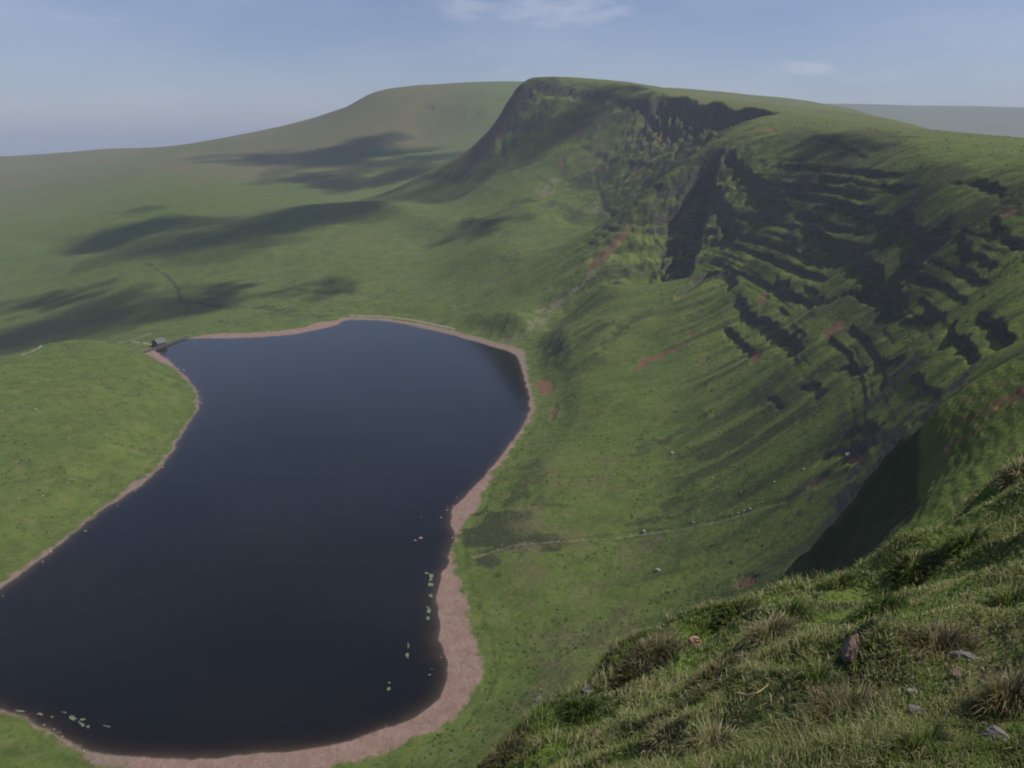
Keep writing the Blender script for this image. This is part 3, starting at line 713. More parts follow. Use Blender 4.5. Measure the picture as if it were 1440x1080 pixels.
# ------------------------------------------------------------------ the lake
def lake_water():
    out = []
    c = np.mean([p for p in LAKE], 0)
    pl = [np.array(p) for p in LAKE]; n = len(pl)
    for i in range(n):
        t = pl[(i + 1) % n] - pl[i - 1]; nn = np.array([-t[1], t[0]]); nn /= np.linalg.norm(nn) + 1e-9
        q = pl[i] + nn * 2.2
        if poly_sdf(np.array([q[0]]), np.array([q[1]]), LAKE)[0] < 0: q = pl[i] - nn * 2.2
        out.append(q)
    vs = [(p[0], p[1], 0.0) for p in out] + [(p[0], p[1], -14.0) for p in out]
    fs = [list(range(n))[::-1], list(range(n, 2 * n))] + [[i, (i + 1) % n, n + (i + 1) % n, n + i] for i in range(n)]
    me = bpy.data.meshes.new('lake_water'); me.from_pydata(vs, [], fs)
    import bmesh
    bm = bmesh.new(); bm.from_mesh(me); bmesh.ops.recalc_face_normals(bm, faces=bm.faces); bmesh.ops.triangulate(bm, faces=bm.faces); bm.to_mesh(me); bm.free()
    m, nt, b = mat('lake_water'); nt.nodes.remove(b)
    outn = nt.nodes['Material Output']
    co = N(nt, 'TexCoord').outputs['Object']
    tr = N(nt, 'BsdfTransparent'); gl = N(nt, 'BsdfGlossy'); gl.inputs['Roughness'].default_value = .09
    fr = N(nt, 'Fresnel'); fr.inputs['IOR'].default_value = 1.333
    bp = N(nt, 'Bump'); bp.inputs['Strength'].default_value = .5; bp.inputs['Distance'].default_value = .05
    w = noise(nt, co, 1 / 1.6, 3, .6)
    mp = N(nt, 'Mapping'); mp.inputs['Scale'].default_value = (.012, .03, 1); mp.inputs['Rotation'].default_value = (0, 0, .5); nt.links.new(co, mp.inputs[0])
    nt.links.new(rng_(nt, noise(nt, mp.outputs[0], 1.0, 4, .6), .38, .66, .15, .75), bp.inputs['Strength'])
    nt.links.new(w, bp.inputs['Height']); nt.links.new(bp.outputs[0], gl.inputs['Normal']); nt.links.new(bp.outputs[0], fr.inputs['Normal'])
    ms = N(nt, 'MixShader'); nt.links.new(fr.outputs[0], ms.inputs[0]); nt.links.new(tr.outputs[0], ms.inputs[1]); nt.links.new(gl.outputs[0], ms.inputs[2])
    di = N(nt, 'BsdfDiffuse'); di.inputs['Color'].default_value = (.0018, .002, .001, 1)     # suspended peat
    ad = N(nt, 'AddShader'); nt.links.new(ms.outputs[0], ad.inputs[0]); nt.links.new(di.outputs[0], ad.inputs[1])
    nt.links.new(ad.outputs[0], outn.inputs['Surface'])
    va = N(nt, 'VolumeAbsorption'); va.inputs['Color'].default_value = (.55, .42, .26, 1); va.inputs['Density'].default_value = 2.6
    nt.links.new(va.outputs[0], outn.inputs['Volume'])
    me.materials.append(m)
    o = bpy.data.objects.new('lake_water', me); sc.collection.objects.link(o); o['kind'] = 'structure'; o['label'] = 'dark peaty water of the mountain lake'
lake_water()

# ------------------------------------------------------------------ the air
def haze():
    x0, x1, y0, y1, z0, z1 = -61000, 61000, -62000, 61500, -420, 452
    me = bpy.data.meshes.new('haze')
    vs = [(x, y, z) for z in (z0, z1) for y in (y0, y1) for x in (x0, x1)]
    me.from_pydata(vs, [], [(0, 2, 3, 1), (4, 5, 7, 6), (0, 1, 5, 4), (2, 6, 7, 3), (0, 4, 6, 2), (1, 3, 7, 5)])
    m, nt, b = mat('haze'); nt.nodes.remove(b)
    v = N(nt, 'VolumePrincipled'); v.inputs['Color'].default_value = (.76, .85, 1.0, 1); v.inputs['Density'].default_value = 1.22e-4; v.inputs['Anisotropy'].default_value = .0
    nt.links.new(v.outputs[0], nt.nodes['Material Output'].inputs['Volume'])
    me.materials.append(m)
    o = bpy.data.objects.new('haze', me); sc.collection.objects.link(o); o['kind'] = 'stuff'
haze()

# ------------------------------------------------------------------ building small things
def mobj(name, vs, fs, m=None, parent=None, smooth=False, colors=None):
    me = bpy.data.meshes.new(name)
    me.from_pydata([tuple(map(float, v)) for v in vs], [], fs)
    if smooth: me.shade_smooth()
    if m: me.materials.append(m)
    o = bpy.data.objects.new(name, me); sc.collection.objects.link(o)
    if parent: o.parent = parent
    return o
def fast_mesh(name, V, Fq, m, col=None):
    """V (n,3), Fq list of (k,j) index arrays"""
    me = bpy.data.meshes.new(name)
    me.vertices.add(len(V)); me.vertices.foreach_set('co', V.astype(np.float32).ravel())
    li = np.concatenate([f.ravel() for f in Fq]); tot = np.concatenate([np.full(len(f), f.shape[1]) for f in Fq])
    me.loops.add(len(li)); me.loops.foreach_set('vertex_index', li.astype(np.int32))
    me.polygons.add(len(tot)); me.polygons.foreach_set('loop_start', np.r_[0, np.cumsum(tot)[:-1]].astype(np.int32))
    me.update(calc_edges=True); me.shade_smooth()
    if col is not None:
        at = me.attributes.new('tint', 'FLOAT_COLOR', 'POINT'); at.data.foreach_set('color', np.c_[col, np.ones(len(col))].astype(np.float32).ravel())
    me.materials.append(m)
    o = bpy.data.objects.new(name, me); sc.collection.objects.link(o)
    return o
def tag(o, label=None, cat=None, group=None, kind=None):
    for k_, v_ in (('label', label), ('category', cat), ('group', group), ('kind', kind)):
        if v_: o[k_] = v_
    return o
def ico(n=1):
    import bmesh
    bm = bmesh.new(); bmesh.ops.create_icosphere(bm, subdivisions=n, radius=1)
    v = np.array([x.co[:] for x in bm.verts]); f = [[x.index for x in p.verts] for p in bm.faces]
    bm.free(); return v, f
ICO1, ICO2, ICO3 = ico(1), ico(2), ico(3)

def stone_material(name, c0, c1, spot=(.30, .29, .25)):
    m, nt, b = mat(name)
    co = N(nt, 'TexCoord').outputs['Object']
    g = mix(nt, rng_(nt, noise(nt, co, 3.5, 5, .65), .35, .65), c0, c1)
    g = mix(nt, mth(nt, 'MULTIPLY', rng_(nt, noise(nt, co, 9, 3, .7), .58, .68), .6), g, spot)
    nt.links.new(g, b.inputs['Base Color']); b.inputs['Roughness'].default_value = .9; b.inputs['Specular IOR Level'].default_value = .2
    bp = N(nt, 'Bump'); bp.inputs['Strength'].default_value = .5; bp.inputs['Distance'].default_value = .05
    nt.links.new(noise(nt, co, 8, 5, .7), bp.inputs['Height']); nt.links.new(bp.outputs[0], b.inputs['Normal'])
    return m
M_PALE = stone_material('pale_sandstone', (.20, .18, .145), (.31, .285, .235), (.26, .25, .21))
M_GREY = stone_material('grey_sandstone', (.13, .12, .105), (.24, .22, .19))
M_BROWN = stone_material('brown_sandstone', (.13, .088, .066), (.20, .145, .112))
M_PINK = stone_material('pink_sandstone', (.36, .205, .135), (.48, .30, .21))
M_DARKSTONE = stone_material('dark_wall_stone', (.045, .040, .034), (.10, .088, .074))

def rock_mesh(name, seed, dims, m, lvl=2):
    r = np.random.default_rng(seed)
    V, Fc = (ICO1, ICO2, ICO3)[lvl - 1]
    V = V.copy()
    for _ in range(9):                                            # planes shear the lump into a broken stone
        n = r.normal(size=3); n /= np.linalg.norm(n); d = r.uniform(.55, .85)
        h = V @ n; V -= np.outer(np.maximum(h - d, 0), n) * .95
    V += .05 * r.normal(size=V.shape)
    V *= np.array(dims)
    me = bpy.data.meshes.new(name); me.from_pydata([tuple(v) for v in V], [], Fc); me.materials.append(m)
    return me
def ground_at(u, v):
    c = cast(Hh, u, v); return c[0], c[1], float(sample(Hh, c[0], c[1]))
def px_size(u, v):
    c = cast(Hh, u, v); z = float(sample(Hh, c[0], c[1])) - CAMZ
    return math.sqrt(c[0] ** 2 + c[1] ** 2 + z * z) / F
def place_rock(name, label, cat, u, v, wpx, m, flat=.6, seed=0, group=None, sink=.25, yaw=None, tilt=0, lvl=2, size=None):
    x, y, z = ground_at(u, v); s = .5 * wpx * px_size(u, v) * (.85 if wpx < 8 else 1)
    r = random.Random(seed * 31 + 7)
    dims = (s, s * r.uniform(.65, .95), s * flat) if size is None else tuple(q * s for q in size)
    o = bpy.data.objects.new(name, rock_mesh(name, seed, dims, m, lvl)); sc.collection.objects.link(o)
    o.location = (x, y, z + dims[2] * (1 - 2 * sink)); o.rotation_euler = (tilt, r.uniform(-.2, .2), r.uniform(0, 6.3) if yaw is None else yaw)
    tag(o, label, cat, group); return o

# ------------------------------------------------------------------ clouds high above the ground to the right; their shade lies on moor and ridge
def clouds():
    m, nt, b = mat('cloud_white'); b.inputs['Base Color'].default_value = (.9, .9, .92, 1); b.inputs['Roughness'].default_value = 1; b.inputs['Specular IOR Level'].default_value = 0
    tr = N(nt, 'BsdfTransparent'); lw = N(nt, 'LayerWeight'); lw.inputs[0].default_value = .5
    ms = N(nt, 'MixShader'); nt.links.new(rng_(nt, lw.outputs['Facing'], .10, .95, .74, 1.0), ms.inputs[0])   # thin towards the ragged edge
    nt.links.new(b.outputs[0], ms.inputs[1]); nt.links.new(tr.outputs[0], ms.inputs[2]); nt.links.new(ms.outputs[0], nt.nodes['Material Output'].inputs['Surface'])
    V0, F0 = ICO2
    spec = [  # traced shade: (pixel, half-width in metres), height of the cloud base
        ([(170, 330, 90), (230, 322, 110), (300, 322, 110), (370, 317, 100), (440, 306, 90), (500, 292, 80), (560, 272, 75)], 900),
        ([(640, 264, 44), (680, 246, 48), (720, 228, 42), (765, 200, 34), (810, 168, 36), (850, 140, 38), (885, 124, 34)], 860),
        ([(330, 222, 110), (380, 222, 120), (430, 228, 120), (480, 218, 130), (510, 196, 110), (540, 225, 120), (590, 232, 100)], 1000),
        ([(400, 250, 70), (450, 256, 70), (500, 262, 60), (560, 246, 60)], 940),
        ([(-60, 500, 50), (10, 480, 60), (70, 462, 60), (130, 446, 65), (190, 438, 62), (250, 432, 58), (300, 425, 36), (330, 400, 24)], 820),
        ([(20, 430, 36), (80, 424, 34), (130, 414, 26)], 780),
        ([(420, 406, 22), (455, 404, 26), (480, 410, 20)], 800),
        ([(1140, 196, 13), (1175, 200, 18), (1205, 205, 18), (1228, 210, 12)], 780),
        ([(660, 312, 26), (700, 318, 22)], 820),
    ]
    r = np.random.default_rng(3)
    for k_, (pts, hh) in enumerate(spec):
        VV, FF, n = [], [], 0
        G = [(*cast(Hh, u, v), w) for u, v, w in pts]
        P_ = []
        for (a, b_) in zip(G[:-1], G[1:]):
            L = math.hypot(b_[0] - a[0], b_[1] - a[1]); w = (a[2] + b_[2]) / 2
            kn = int(min(14, max(2, L / (.45 * w))))
            for i in range(kn):
                t = i / kn; P_.append([a[j] + (b_[j] - a[j]) * t for j in range(3)])
        P_.append(list(G[-1]))
        for gx, gy, w in P_:
            gz = float(sample(Hh, gx, gy))
            for q in range(5):
                jx, jy = r.normal(size=2) * w * .48
                rad = w * r.uniform(.22, .62)
                t = (hh + r.uniform(0, .5) * w - gz) / SD[2]
                c = np.array([gx + jx, gy + jy, gz]) + SD * t
                v = V0 * (1 + .16 * vn(V0[:, 0] * 2.3 + n, V0[:, 1] * 2.3 + V0[:, 2] * 1.7, 5)[:, None]) * np.array([rad, rad, rad * .62]) + c
                VV.append(v); FF += [[i + n for i in f] for f in F0]; n += len(v)
        o = mobj('cloud', np.concatenate(VV), FF, m, smooth=True)
        tag(o, kind='stuff')
clouds()

# ------------------------------------------------------------------ the outflow: dam wall, boathouse, tracks
def box(x0, x1, y0, y1, z0, z1):
    v = [(x, y, z) for z in (z0, z1) for y in (y0, y1) for x in (x0, x1)]
    return v, [(0, 2, 3, 1), (4, 5, 7, 6), (0, 1, 5, 4), (2, 6, 7, 3), (0, 4, 6, 2), (1, 3, 7, 5)]
def emp(name, loc, rz=0):
    o = bpy.data.objects.new(name, None); sc.collection.objects.link(o); o.location = loc; o.rotation_euler = (0, 0, rz); return o
def boathouse():
    x, y, z = G0(222, 486, 1.6)[0], G0(222, 486, 1.6)[1], 1.2
    a = emp('boathouse', (x, y + 3, z), math.radians(-28))
    tag(a, 'small dark stone boathouse with grey slate roof at the corner of the lake', 'boathouse')
    w, l, h, rg = 3.2, 4.2, 2.7, 5.6
    v = [(-w, -l, -1.5), (w, -l, -1.5), (w, l, -1.5), (-w, l, -1.5), (-w, -l, h), (w, -l, h), (w, l, h), (-w, l, h), (0, -l, rg - .25), (0, l, rg - .25)]
    mobj('wall', v, [(0, 1, 5, 8, 4), (2, 3, 7, 9, 6), (1, 2, 6, 5), (3, 0, 4, 7), (0, 3, 2, 1)], M_DARKSTONE, a)
    m, nt, b = mat('slate'); b.inputs['Base Color'].default_value = (.085, .088, .095, 1); b.inputs['Roughness'].default_value = .6
    for s in (-1, 1):
        v = [(0, -l - .4, rg), (s * (w + .5), -l - .4, h - .42), (s * (w + .5), l + .4, h - .42), (0, l + .4, rg)]
        v += [(p[0], p[1], p[2] - .16) for p in v]
        f = [(0, 1, 2, 3), (7, 6, 5, 4), (0, 4, 5, 1), (1, 5, 6, 2), (2, 6, 7, 3), (3, 7, 4, 0)]
        mobj('roof', v, f, m, a)
    md, nt, b = mat('dark_door'); b.inputs['Base Color'].default_value = (.02, .018, .015, 1)
    v, f = box(-.9, .9, -l - .06, -l + .05, -1.2, 1.6); mobj('door', v, f, md, a)
boathouse()
def dam():
    a, b = np.array(G0(203, 496, .5)), np.array(G0(264, 474, .5))
    d = b - a; L = np.linalg.norm(d); ang = math.atan2(d[1], d[0])
    o = emp('dam_wall', (a[0], a[1], 0), ang)
    tag(o, 'low dark stone dam wall along the outflow end of the lake', 'wall')
    r = random.Random(5); n = int(L / 2.6)
    me_l = []
    for k_ in range(4):
        v, f = box(-1.27, 1.27, -1.1, 1.1, -2.6, 1.35 + .12 * r.uniform(-1, 1))
        me = bpy.data.meshes.new('stone_block'); me.from_pydata([(p[0] + r.uniform(-.05, .05), p[1] + r.uniform(-.12, .12), p[2]) for p in v], [], f); me.materials.append(M_DARKSTONE); me_l.append(me)
    for i in range(n):
        q = bpy.data.objects.new('stone_block', me_l[i % 4]); sc.collection.objects.link(q); q.parent = o
        q.location = ((i + .5) * L / n, r.uniform(-.12, .12), r.uniform(-.1, .1))
    v, f = box(0, L, 1.25, 2.6, -2.6, .9); mobj('footway', v, f, M_GREY, o)
dam()
def strip(name, label, pix, w, m, lift=.06):
    pts = chaikin([cast(Hh, *p) for p in pix], 2, False); vs, fs = [], []
    dense = []
    for a, b in zip(pts[:-1], pts[1:]):
        for t in np.linspace(0, 1, 5)[:-1]: dense.append(a + (b - a) * t)
    dense.append(pts[-1]); r = random.Random(2)
    for i, p in enumerate(dense):
        t = dense[min(i + 1, len(dense) - 1)] - dense[max(i - 1, 0)]; n = np.array([-t[1], t[0]]); n /= np.linalg.norm(n) + 1e-9
        for s in (-1, -.33, .33, 1):
            q = p + n * s * w * (.5 + .15 * r.uniform(-1, 1)); vs.append((q[0], q[1], float(sample(Hh, q[0], q[1])) + lift * (1.6 if abs(s) < .5 else .4)))
        if i:
            k_ = 4 * i
            for j in range(3): fs.append((k_ - 4 + j, k_ - 3 + j, k_ + 1 + j, k_ + j))
    o = mobj(name, vs, fs, m, smooth=True); tag(o, label, kind='structure'); return o
m_path, nt_, b_ = mat('worn_track'); b_.inputs['Roughness'].default_value = 1
nt_.links.new(mix(nt_, rng_(nt_, noise(nt_, N(nt_, 'TexCoord').outputs['Object'], .6, 4), .35, .65), (.22, .185, .12), (.30, .25, .175)), b_.inputs['Base Color'])
strip('track', 'pale gravel track to the boathouse', [(165, 482), (182, 479), (198, 474), (214, 469)], 3.2, m_path, .12)
strip('track', 'short pale path below the boathouse', [(186, 480), (200, 482), (213, 485)], 2.4, m_path, .12)
strip('track', 'worn path over the left bank hill', [(28, 500), (46, 494), (62, 485), (70, 482)], 1.8, m_path, .1)
strip('track', 'pale footpath along the far shore', [(492, 443), (540, 444), (590, 451), (640, 463)], 2.6, m_path, .1)

# ------------------------------------------------------------------ boulders, shore stones, weed
def where(u, v):
    if v < 300: return 'at the foot of the far flat topped ridge'
    if u < 300 and v > 500 and u < 200: return 'in the lower grass of the left bank' if v > 640 else 'in the upper grass of the left bank'
    if u < 300: return 'on the left bank near the boathouse end'
    if v < 450: return 'on the bouldery ground ' + ('close above the far shore' if v > 424 else 'well back from the far shore' if u < 680 else 'under the long pale scree') if u > 560 else 'in the rushes behind the far shore'
    if v > 770: return 'on the meadow above the shingle bay'
    if v > 705: return 'along the stream line across the meadow' + (', upper end' if u > 1025 else ', lower end')
    if v > 640: return 'on the lower slope above the stream line' + (' towards the shaded spur' if u > 1035 else ' towards the lake' if u < 900 else ' midway between lake and spur')
    return 'high on the slope under the dark crags' if u > 900 else 'on the slope close to the red scars by the shore'
for k_, (u, v, w, lab) in enumerate([(945, 638, 9, 'large pale boulder alone on the green slope above the lake'), (925, 803, 9, 'pale boulder on the meadow above the shingle bay'), (1193, 641, 10, 'pale ledge rock beside the shaded spur'),
        (905, 748, 8, 'small grey boulder beside the stream line across the meadow'), (1207, 653, 7, 'brownish rock just below the pale ledge rock')]):
    place_rock('boulder', lab, 'boulder', u, v, w, M_PALE if k_ != 4 else M_BROWN, .6, 100 + k_, sink=.25)
for k_, (u, v, w) in enumerate([(1055, 716, 6), (1046, 719, 5), (1038, 722, 5), (1030, 724, 4), (982, 733, 4), (975, 735, 5), (1037, 578, 4), (1010, 582, 3), (793, 651, 4), (858, 674, 4), (770, 664, 4), (760, 600, 4), (840, 695, 4), (882, 668, 4),
        (1002, 673, 5), (1065, 676, 5), (1089, 678, 5), (1100, 690, 4), (1003, 688, 4), (960, 690, 4), (1042, 692, 5), (1012, 608, 4), (1018, 603, 4), (1044, 524, 4), (985, 525, 4), (765, 612, 4), (757, 598, 3), (872, 786, 4), (798, 838, 3), (935, 775, 4), (690, 834, 4), (1065, 815, 4), (760, 970, 4), (1110, 620, 4), (1130, 660, 5)]):
    place_rock('boulder', 'small ' + ('pale ' if k_ % 3 else 'grey ') + 'boulder ' + where(u, v), 'boulder', u, v, w, M_PALE if k_ % 3 else M_GREY, .6, 200 + k_, 'boulders on the slope right of the lake')
for k_, (u, v, w) in enumerate([(50, 576, 6), (44, 573, 4), (97, 617, 5), (98, 620, 4), (105, 660, 4), (95, 680, 5), (25, 702, 6), (20, 698, 4), (60, 698, 5), (66, 702, 4), (52, 705, 4), (145, 695, 4), (4, 578, 4), (35, 571, 3), (60, 640, 4), (15, 660, 4), (120, 655, 4), (187, 572, 4), (150, 612, 3), (70, 550, 4), (110, 522, 4)]):
    place_rock('boulder', 'half sunk ' + ('grey ' if k_ % 2 else 'pale ') + 'boulder ' + where(u, v), 'boulder', u, v, w, M_GREY if k_ % 2 else M_PALE, .4, 300 + k_, 'boulders on the left bank')
for k_, (u, v, w) in enumerate([(743, 273, 3.5), (758, 276, 3.5), (750, 268, 3), (741, 270, 3), (722, 282, 3), (730, 420, 3), (700, 428, 3), (690, 432, 3.5), (660, 440, 3), (676, 436, 3), (640, 395, 3), (610, 420, 3), (590, 430, 3), (575, 412, 3), (705, 410, 3.5), (720, 400, 3), (350, 430, 3.5), (408, 433, 3.5), (404, 436, 3), (725, 340, 3), (712, 360, 3), (690, 350, 3), (560, 405, 3), (520, 415, 3), (655, 425, 3)]):
    place_rock('boulder', 'tiny ' + 'pale ' + 'boulder ' + where(u, v), 'boulder', u, v, w, M_PALE, .6, 400 + k_, 'boulders beyond the lake')
shore = [(592, 757, 'flat'), (629, 713), (629, 718), (592, 727), (637, 711), (620, 728), (636, 757), (660, 742), (667, 735), (672, 722), (648, 705), (642, 700), (224, 497), (233, 504), (252, 519), (258, 521), (257, 525), (281, 551), (284, 561), (283, 567), (228, 658), (230, 654), (115, 738), (205, 670), (72, 776), (4, 838), (120, 747), (60, 790), (165, 712), (190, 690), (242, 633), (627, 934), (543, 1021), (62, 1020), (76, 1026), (84, 1030), (88, 1036), (38, 1010), (118, 1056), (5, 1000), (690, 660), (702, 644), (715, 628), (735, 600), (620, 925), (607, 941), (604, 949), (650, 722), (655, 728), (646, 716)]
for k_, p in enumerate(shore):
    u, v = p[0], p[1]
    x, y = G0(u, v); s = random.Random(k_).uniform(2.0, 4.2) * .5 * px_size(u, v)
    if k_ in (0,): s *= 1.5
    z = max(float(sample(Hh, x, y)), -.25)
    o = bpy.data.objects.new('shore_stone', rock_mesh('shore_stone', 500 + k_, (s * 1.2, s * .9, s * .6), M_PALE if k_ % 4 else M_PINK, 1)); sc.collection.objects.link(o)
    o.location = (x, y, z + .25 * s + (.15 if z < -.1 else 0)); o.rotation_euler = (0, 0, k_ * 1.7)
    tag(o, ('pale' if k_ % 4 else 'pinkish') + (' stone in the shallows ' if float(sample(lsd, x, y)) < -.3 else ' stone at the water\'s edge ') + ('of the right shore by the stony spit' if u > 560 and v < 800 else 'of the shingle bend at bottom right' if u > 450 else 'of the bottom left shore' if v > 900 else 'of the left shore by the dam' if v < 530 else 'of the left shore' ), 'stone', 'pale stones along the waterline')
def scatter_stones():
    r = np.random.default_rng(12); VV, FF, n = [], [], 0; V0, F0 = ICO1
    cnt = 0
    while cnt < 620:
        if cnt % 3:
            u, v = r.uniform(0, 700), r.uniform(880, 1085)
        else:
            u, v = r.uniform(0, 770), r.uniform(440, 880)
        x, y = G0(u, v)
        be = float(sample(BE, x, y)); ls = float(sample(lsd, x, y))
        if be < .3 or ls < .2: continue
        edge = 1 if ls > 3 else .35
        if r.random() > edge: continue
        s = px_size(u, v) * r.uniform(.6, 1.7) * .6
        VV.append(V0 * (1 + .2 * r.normal(size=(len(V0), 1))) * np.array([s, s * r.uniform(.6, 1), s * .55]) + np.array([x, y, float(sample(Hh, x, y)) + .1 * s])); FF += [[i + n for i in f] for f in F0]; n += len(V0); cnt += 1
    m = stone_material('beach_pebble', (.060, .045, .038), (.16, .12, .10))
    o = mobj('shingle', np.concatenate(VV), FF, m); tag(o, kind='stuff')
scatter_stones()

m_weed, nt_, b_ = mat('water_weed'); b_.inputs['Roughness'].default_value = .8
nt_.links.new(mix(nt_, rng_(nt_, noise(nt_, N(nt_, 'TexCoord').outputs['Object'], 1.5, 3), .4, .6), (.13, .19, .07), (.17, .19, .125)), b_.inputs['Base Color'])
def weed(u, v, ru, rv, label, seed=0, ang=0, group=None, ragged=1.7):
    """one floating mat: connected cells of an uneven grid, with holes"""
    x0, y0 = G0(u, v); c = np.array([x0, y0]); ru *= .8; rv *= .8; ca, sa = math.cos(math.radians(ang)), math.sin(math.radians(ang))
    ax = np.array(G0(u + ru * ca, v - ru * sa)) - c; bx = np.array(G0(u + rv * sa, v + rv * ca)) - c
    n = 17; g = np.linspace(-1.25, 1.25, n); A, B = np.meshgrid(g, g, indexing='ij')
    f = 1 - (A ** 2 + B ** 2) + ragged * 1.6 * fbm(A * 2.6 + seed * 7.1, B * 2.6, 900 + seed, 3); on = f > .25
    for i in range(n):
        for j in range(n):
            if on[i, j]:
                p = c + A[i, j] * ax + B[i, j] * bx
                if float(sample(lsd, p[0], p[1])) > -.3: on[i, j] = False
    best = set(); seen = set()
    for i in range(n):
        for j in range(n):
            if on[i, j] and (i, j) not in seen:
                st = [(i, j)]; comp = set(st)
                while st:
                    a, b = st.pop()
                    for q in ((a + 1, b), (a - 1, b), (a, b + 1), (a, b - 1)):
                        if 0 <= q[0] < n and 0 <= q[1] < n and on[q] and q not in comp: comp.add(q); st.append(q)
                seen |= comp
                if len(comp) > len(best): best = comp
    if not best: return
    r = random.Random(seed); vid = {}; vs = []; fs = []
    def vert(i, j, top):
        k_ = (i, j, top)
        if k_ not in vid:
            a, b = (i - .5) / (n - 1) * 2.5 - 1.25 + r.uniform(-.05, .05), (j - .5) / (n - 1) * 2.5 - 1.25 + r.uniform(-.05, .05)
            p = a * ax + b * bx; vid[k_] = len(vs); vs.append((p[0], p[1], (.03 + .05 * r.random()) if top else -.05))
        return vid[k_]
    for (i, j) in best:
        fs.append((vert(i, j, 1), vert(i + 1, j, 1), vert(i + 1, j + 1, 1), vert(i, j + 1, 1)))
        for (di, dj), (e0, e1) in (((-1, 0), ((0, 0), (0, 1))), ((1, 0), ((1, 0), (1, 1))), ((0, -1), ((0, 0), (1, 0))), ((0, 1), ((0, 1), (1, 1)))):
            if (i + di, j + dj) not in best:
                fs.append((vert(i + e0[0], j + e0[1], 1), vert(i + e1[0], j + e1[1], 1), vert(i + e1[0], j + e1[1], 0), vert(i + e0[0], j + e0[1], 0)))
    o = mobj('water_weed', vs, fs, m_weed); o.location = (x0, y0, 0); tag(o, label, 'water weed', group)
weed(606, 812, 4.5, 6, 'uppermost pale weed patch off the right shore', 1, -20)
weed(600, 806, 4, 2, 'thin sliver of weed at the head of the row off the right shore', 11)
weed(605, 822, 4.5, 3, 'small pale weed patch just below the uppermost one off the right shore', 2)
weed(606, 838, 3, 3, 'smallest weed patch off the right shore, midway between the larger ones', 3)
weed(603, 858, 3.5, 6, 'long pale weed patch nearest the shingle bend', 4, 15)
weed(602, 869, 3, 3.5, 'round weed patch touching the lower end of the long one', 12)
weed(574, 908, 1.5, 5, 'faint upright streak of weed off the shingle bend', 5)
weed(573, 922, 2.5, 4, 'faint weed patch under the upright streak', 13)
weed(547, 969, 3, 2.6, 'lone pale weed patch off the bottom right bend', 6)
weed(547, 960, 2.4, 1.6, 'tiny weed fleck above the lone patch off the bottom right bend', 14)
weed(103, 1010, 9, 4, 'broad bright weed patch close to the bottom left shore', 7, -28)
weed(114, 1018, 7, 3.4, 'bright weed patch joining the lower right side of the broad one', 15, -25)
weed(124, 1022, 3.4, 2.4, 'whitest small weed lump at the right end of the broad patch', 16)
weed(116, 1012, 5, 1.6, 'narrow weed strip above the bright patches at the bottom left', 17, 15)
weed(28, 1000, 6, 2, 'pale weed strip at the left end of the bottom left row', 8, -6)
weed(57, 1004, 6, 2, 'pale weed strip in the middle of the bottom left row', 18, -4)
weed(73, 1008, 3, 1.6, 'small weed fleck between the left row and the broad patch', 19)
weed(90, 1001, 5, 1.6, 'dim weed strip just above the broad bottom left patch', 20, -14)
weed(150, 1021, 6, 1.6, 'dim trailing weed strip right of the broad bottom left patch', 9, -6)
weed(584, 760, 3, 1.6, 'tiny weed patch out from the stony spit', 10)

def rushes():
    """low clumps of rush and coarse grass that roughen the slopes"""
    r = np.random.default_rng(33); n = 26000
    u, v = r.uniform(-20, 1440, n), r.uniform(330, 1075, n)
    pts = []
    rr = np.exp(r.uniform(math.log(190), math.log(900), n)); pp = r.uniform(math.radians(-33), math.radians(31), n)
    x, y = rr * np.sin(pp), rr * np.cos(pp)
    ok = (sample(lsd, x, y) > 6) & (sample(BE, x, y) < .1) & (sample(SLOPE, x, y) < .95)
    t = fbm(x / 28, y / 28, 951, 3) + .5 * fbm(x / 6, y / 6, 952, 2) + .5 * sample(DARK, x, y)
    ok &= r.random(n) < .12 + .88 * ss(-.05, .5, t)
    x, y, t, rr = x[ok], y[ok], t[ok], rr[ok]; n = len(x); z = sample(Hh, x, y)
    s = r.uniform(.3, .75, n) * (.75 + rr / 1100); V = np.empty((n, 6, 3)); a0 = r.uniform(0, 6.28, n)
    for j in range(5):
        w = s * r.uniform(.6, 1.3, n); V[:, j, 0] = x + w * np.cos(a0 + j * 1.2566); V[:, j, 1] = y + w * np.sin(a0 + j * 1.2566); V[:, j, 2] = z - .25 * s
    V[:, 5, 0] = x + .3 * s * r.normal(size=n); V[:, 5, 1] = y + .3 * s * r.normal(size=n); V[:, 5, 2] = z + s * r.uniform(.5, .95, n)
    for j in range(5): V[:, j, 2] = sample(Hh, V[:, j, 0], V[:, j, 1]) - .06
    P2 = np.array([(.045, .070, .014), (.070, .100, .020), (.10, .085, .040), (.17, .15, .07), (.120, .150, .035)])
    c = r.choice(5, n, p=[.3, .28, .14, .1, .18]); col = P2[c] * r.uniform(.75, 1.25, (n, 1))
    b = np.arange(n) * 6; Fq = [np.concatenate([np.stack([b + j, b + (j + 1) % 5, b + 5], 1) for j in range(5)])]
    o = fast_mesh('rushes', V.reshape(-1, 3), Fq, M_BLADE, np.repeat(col, 6, 0)); tag(o, kind='stuff')

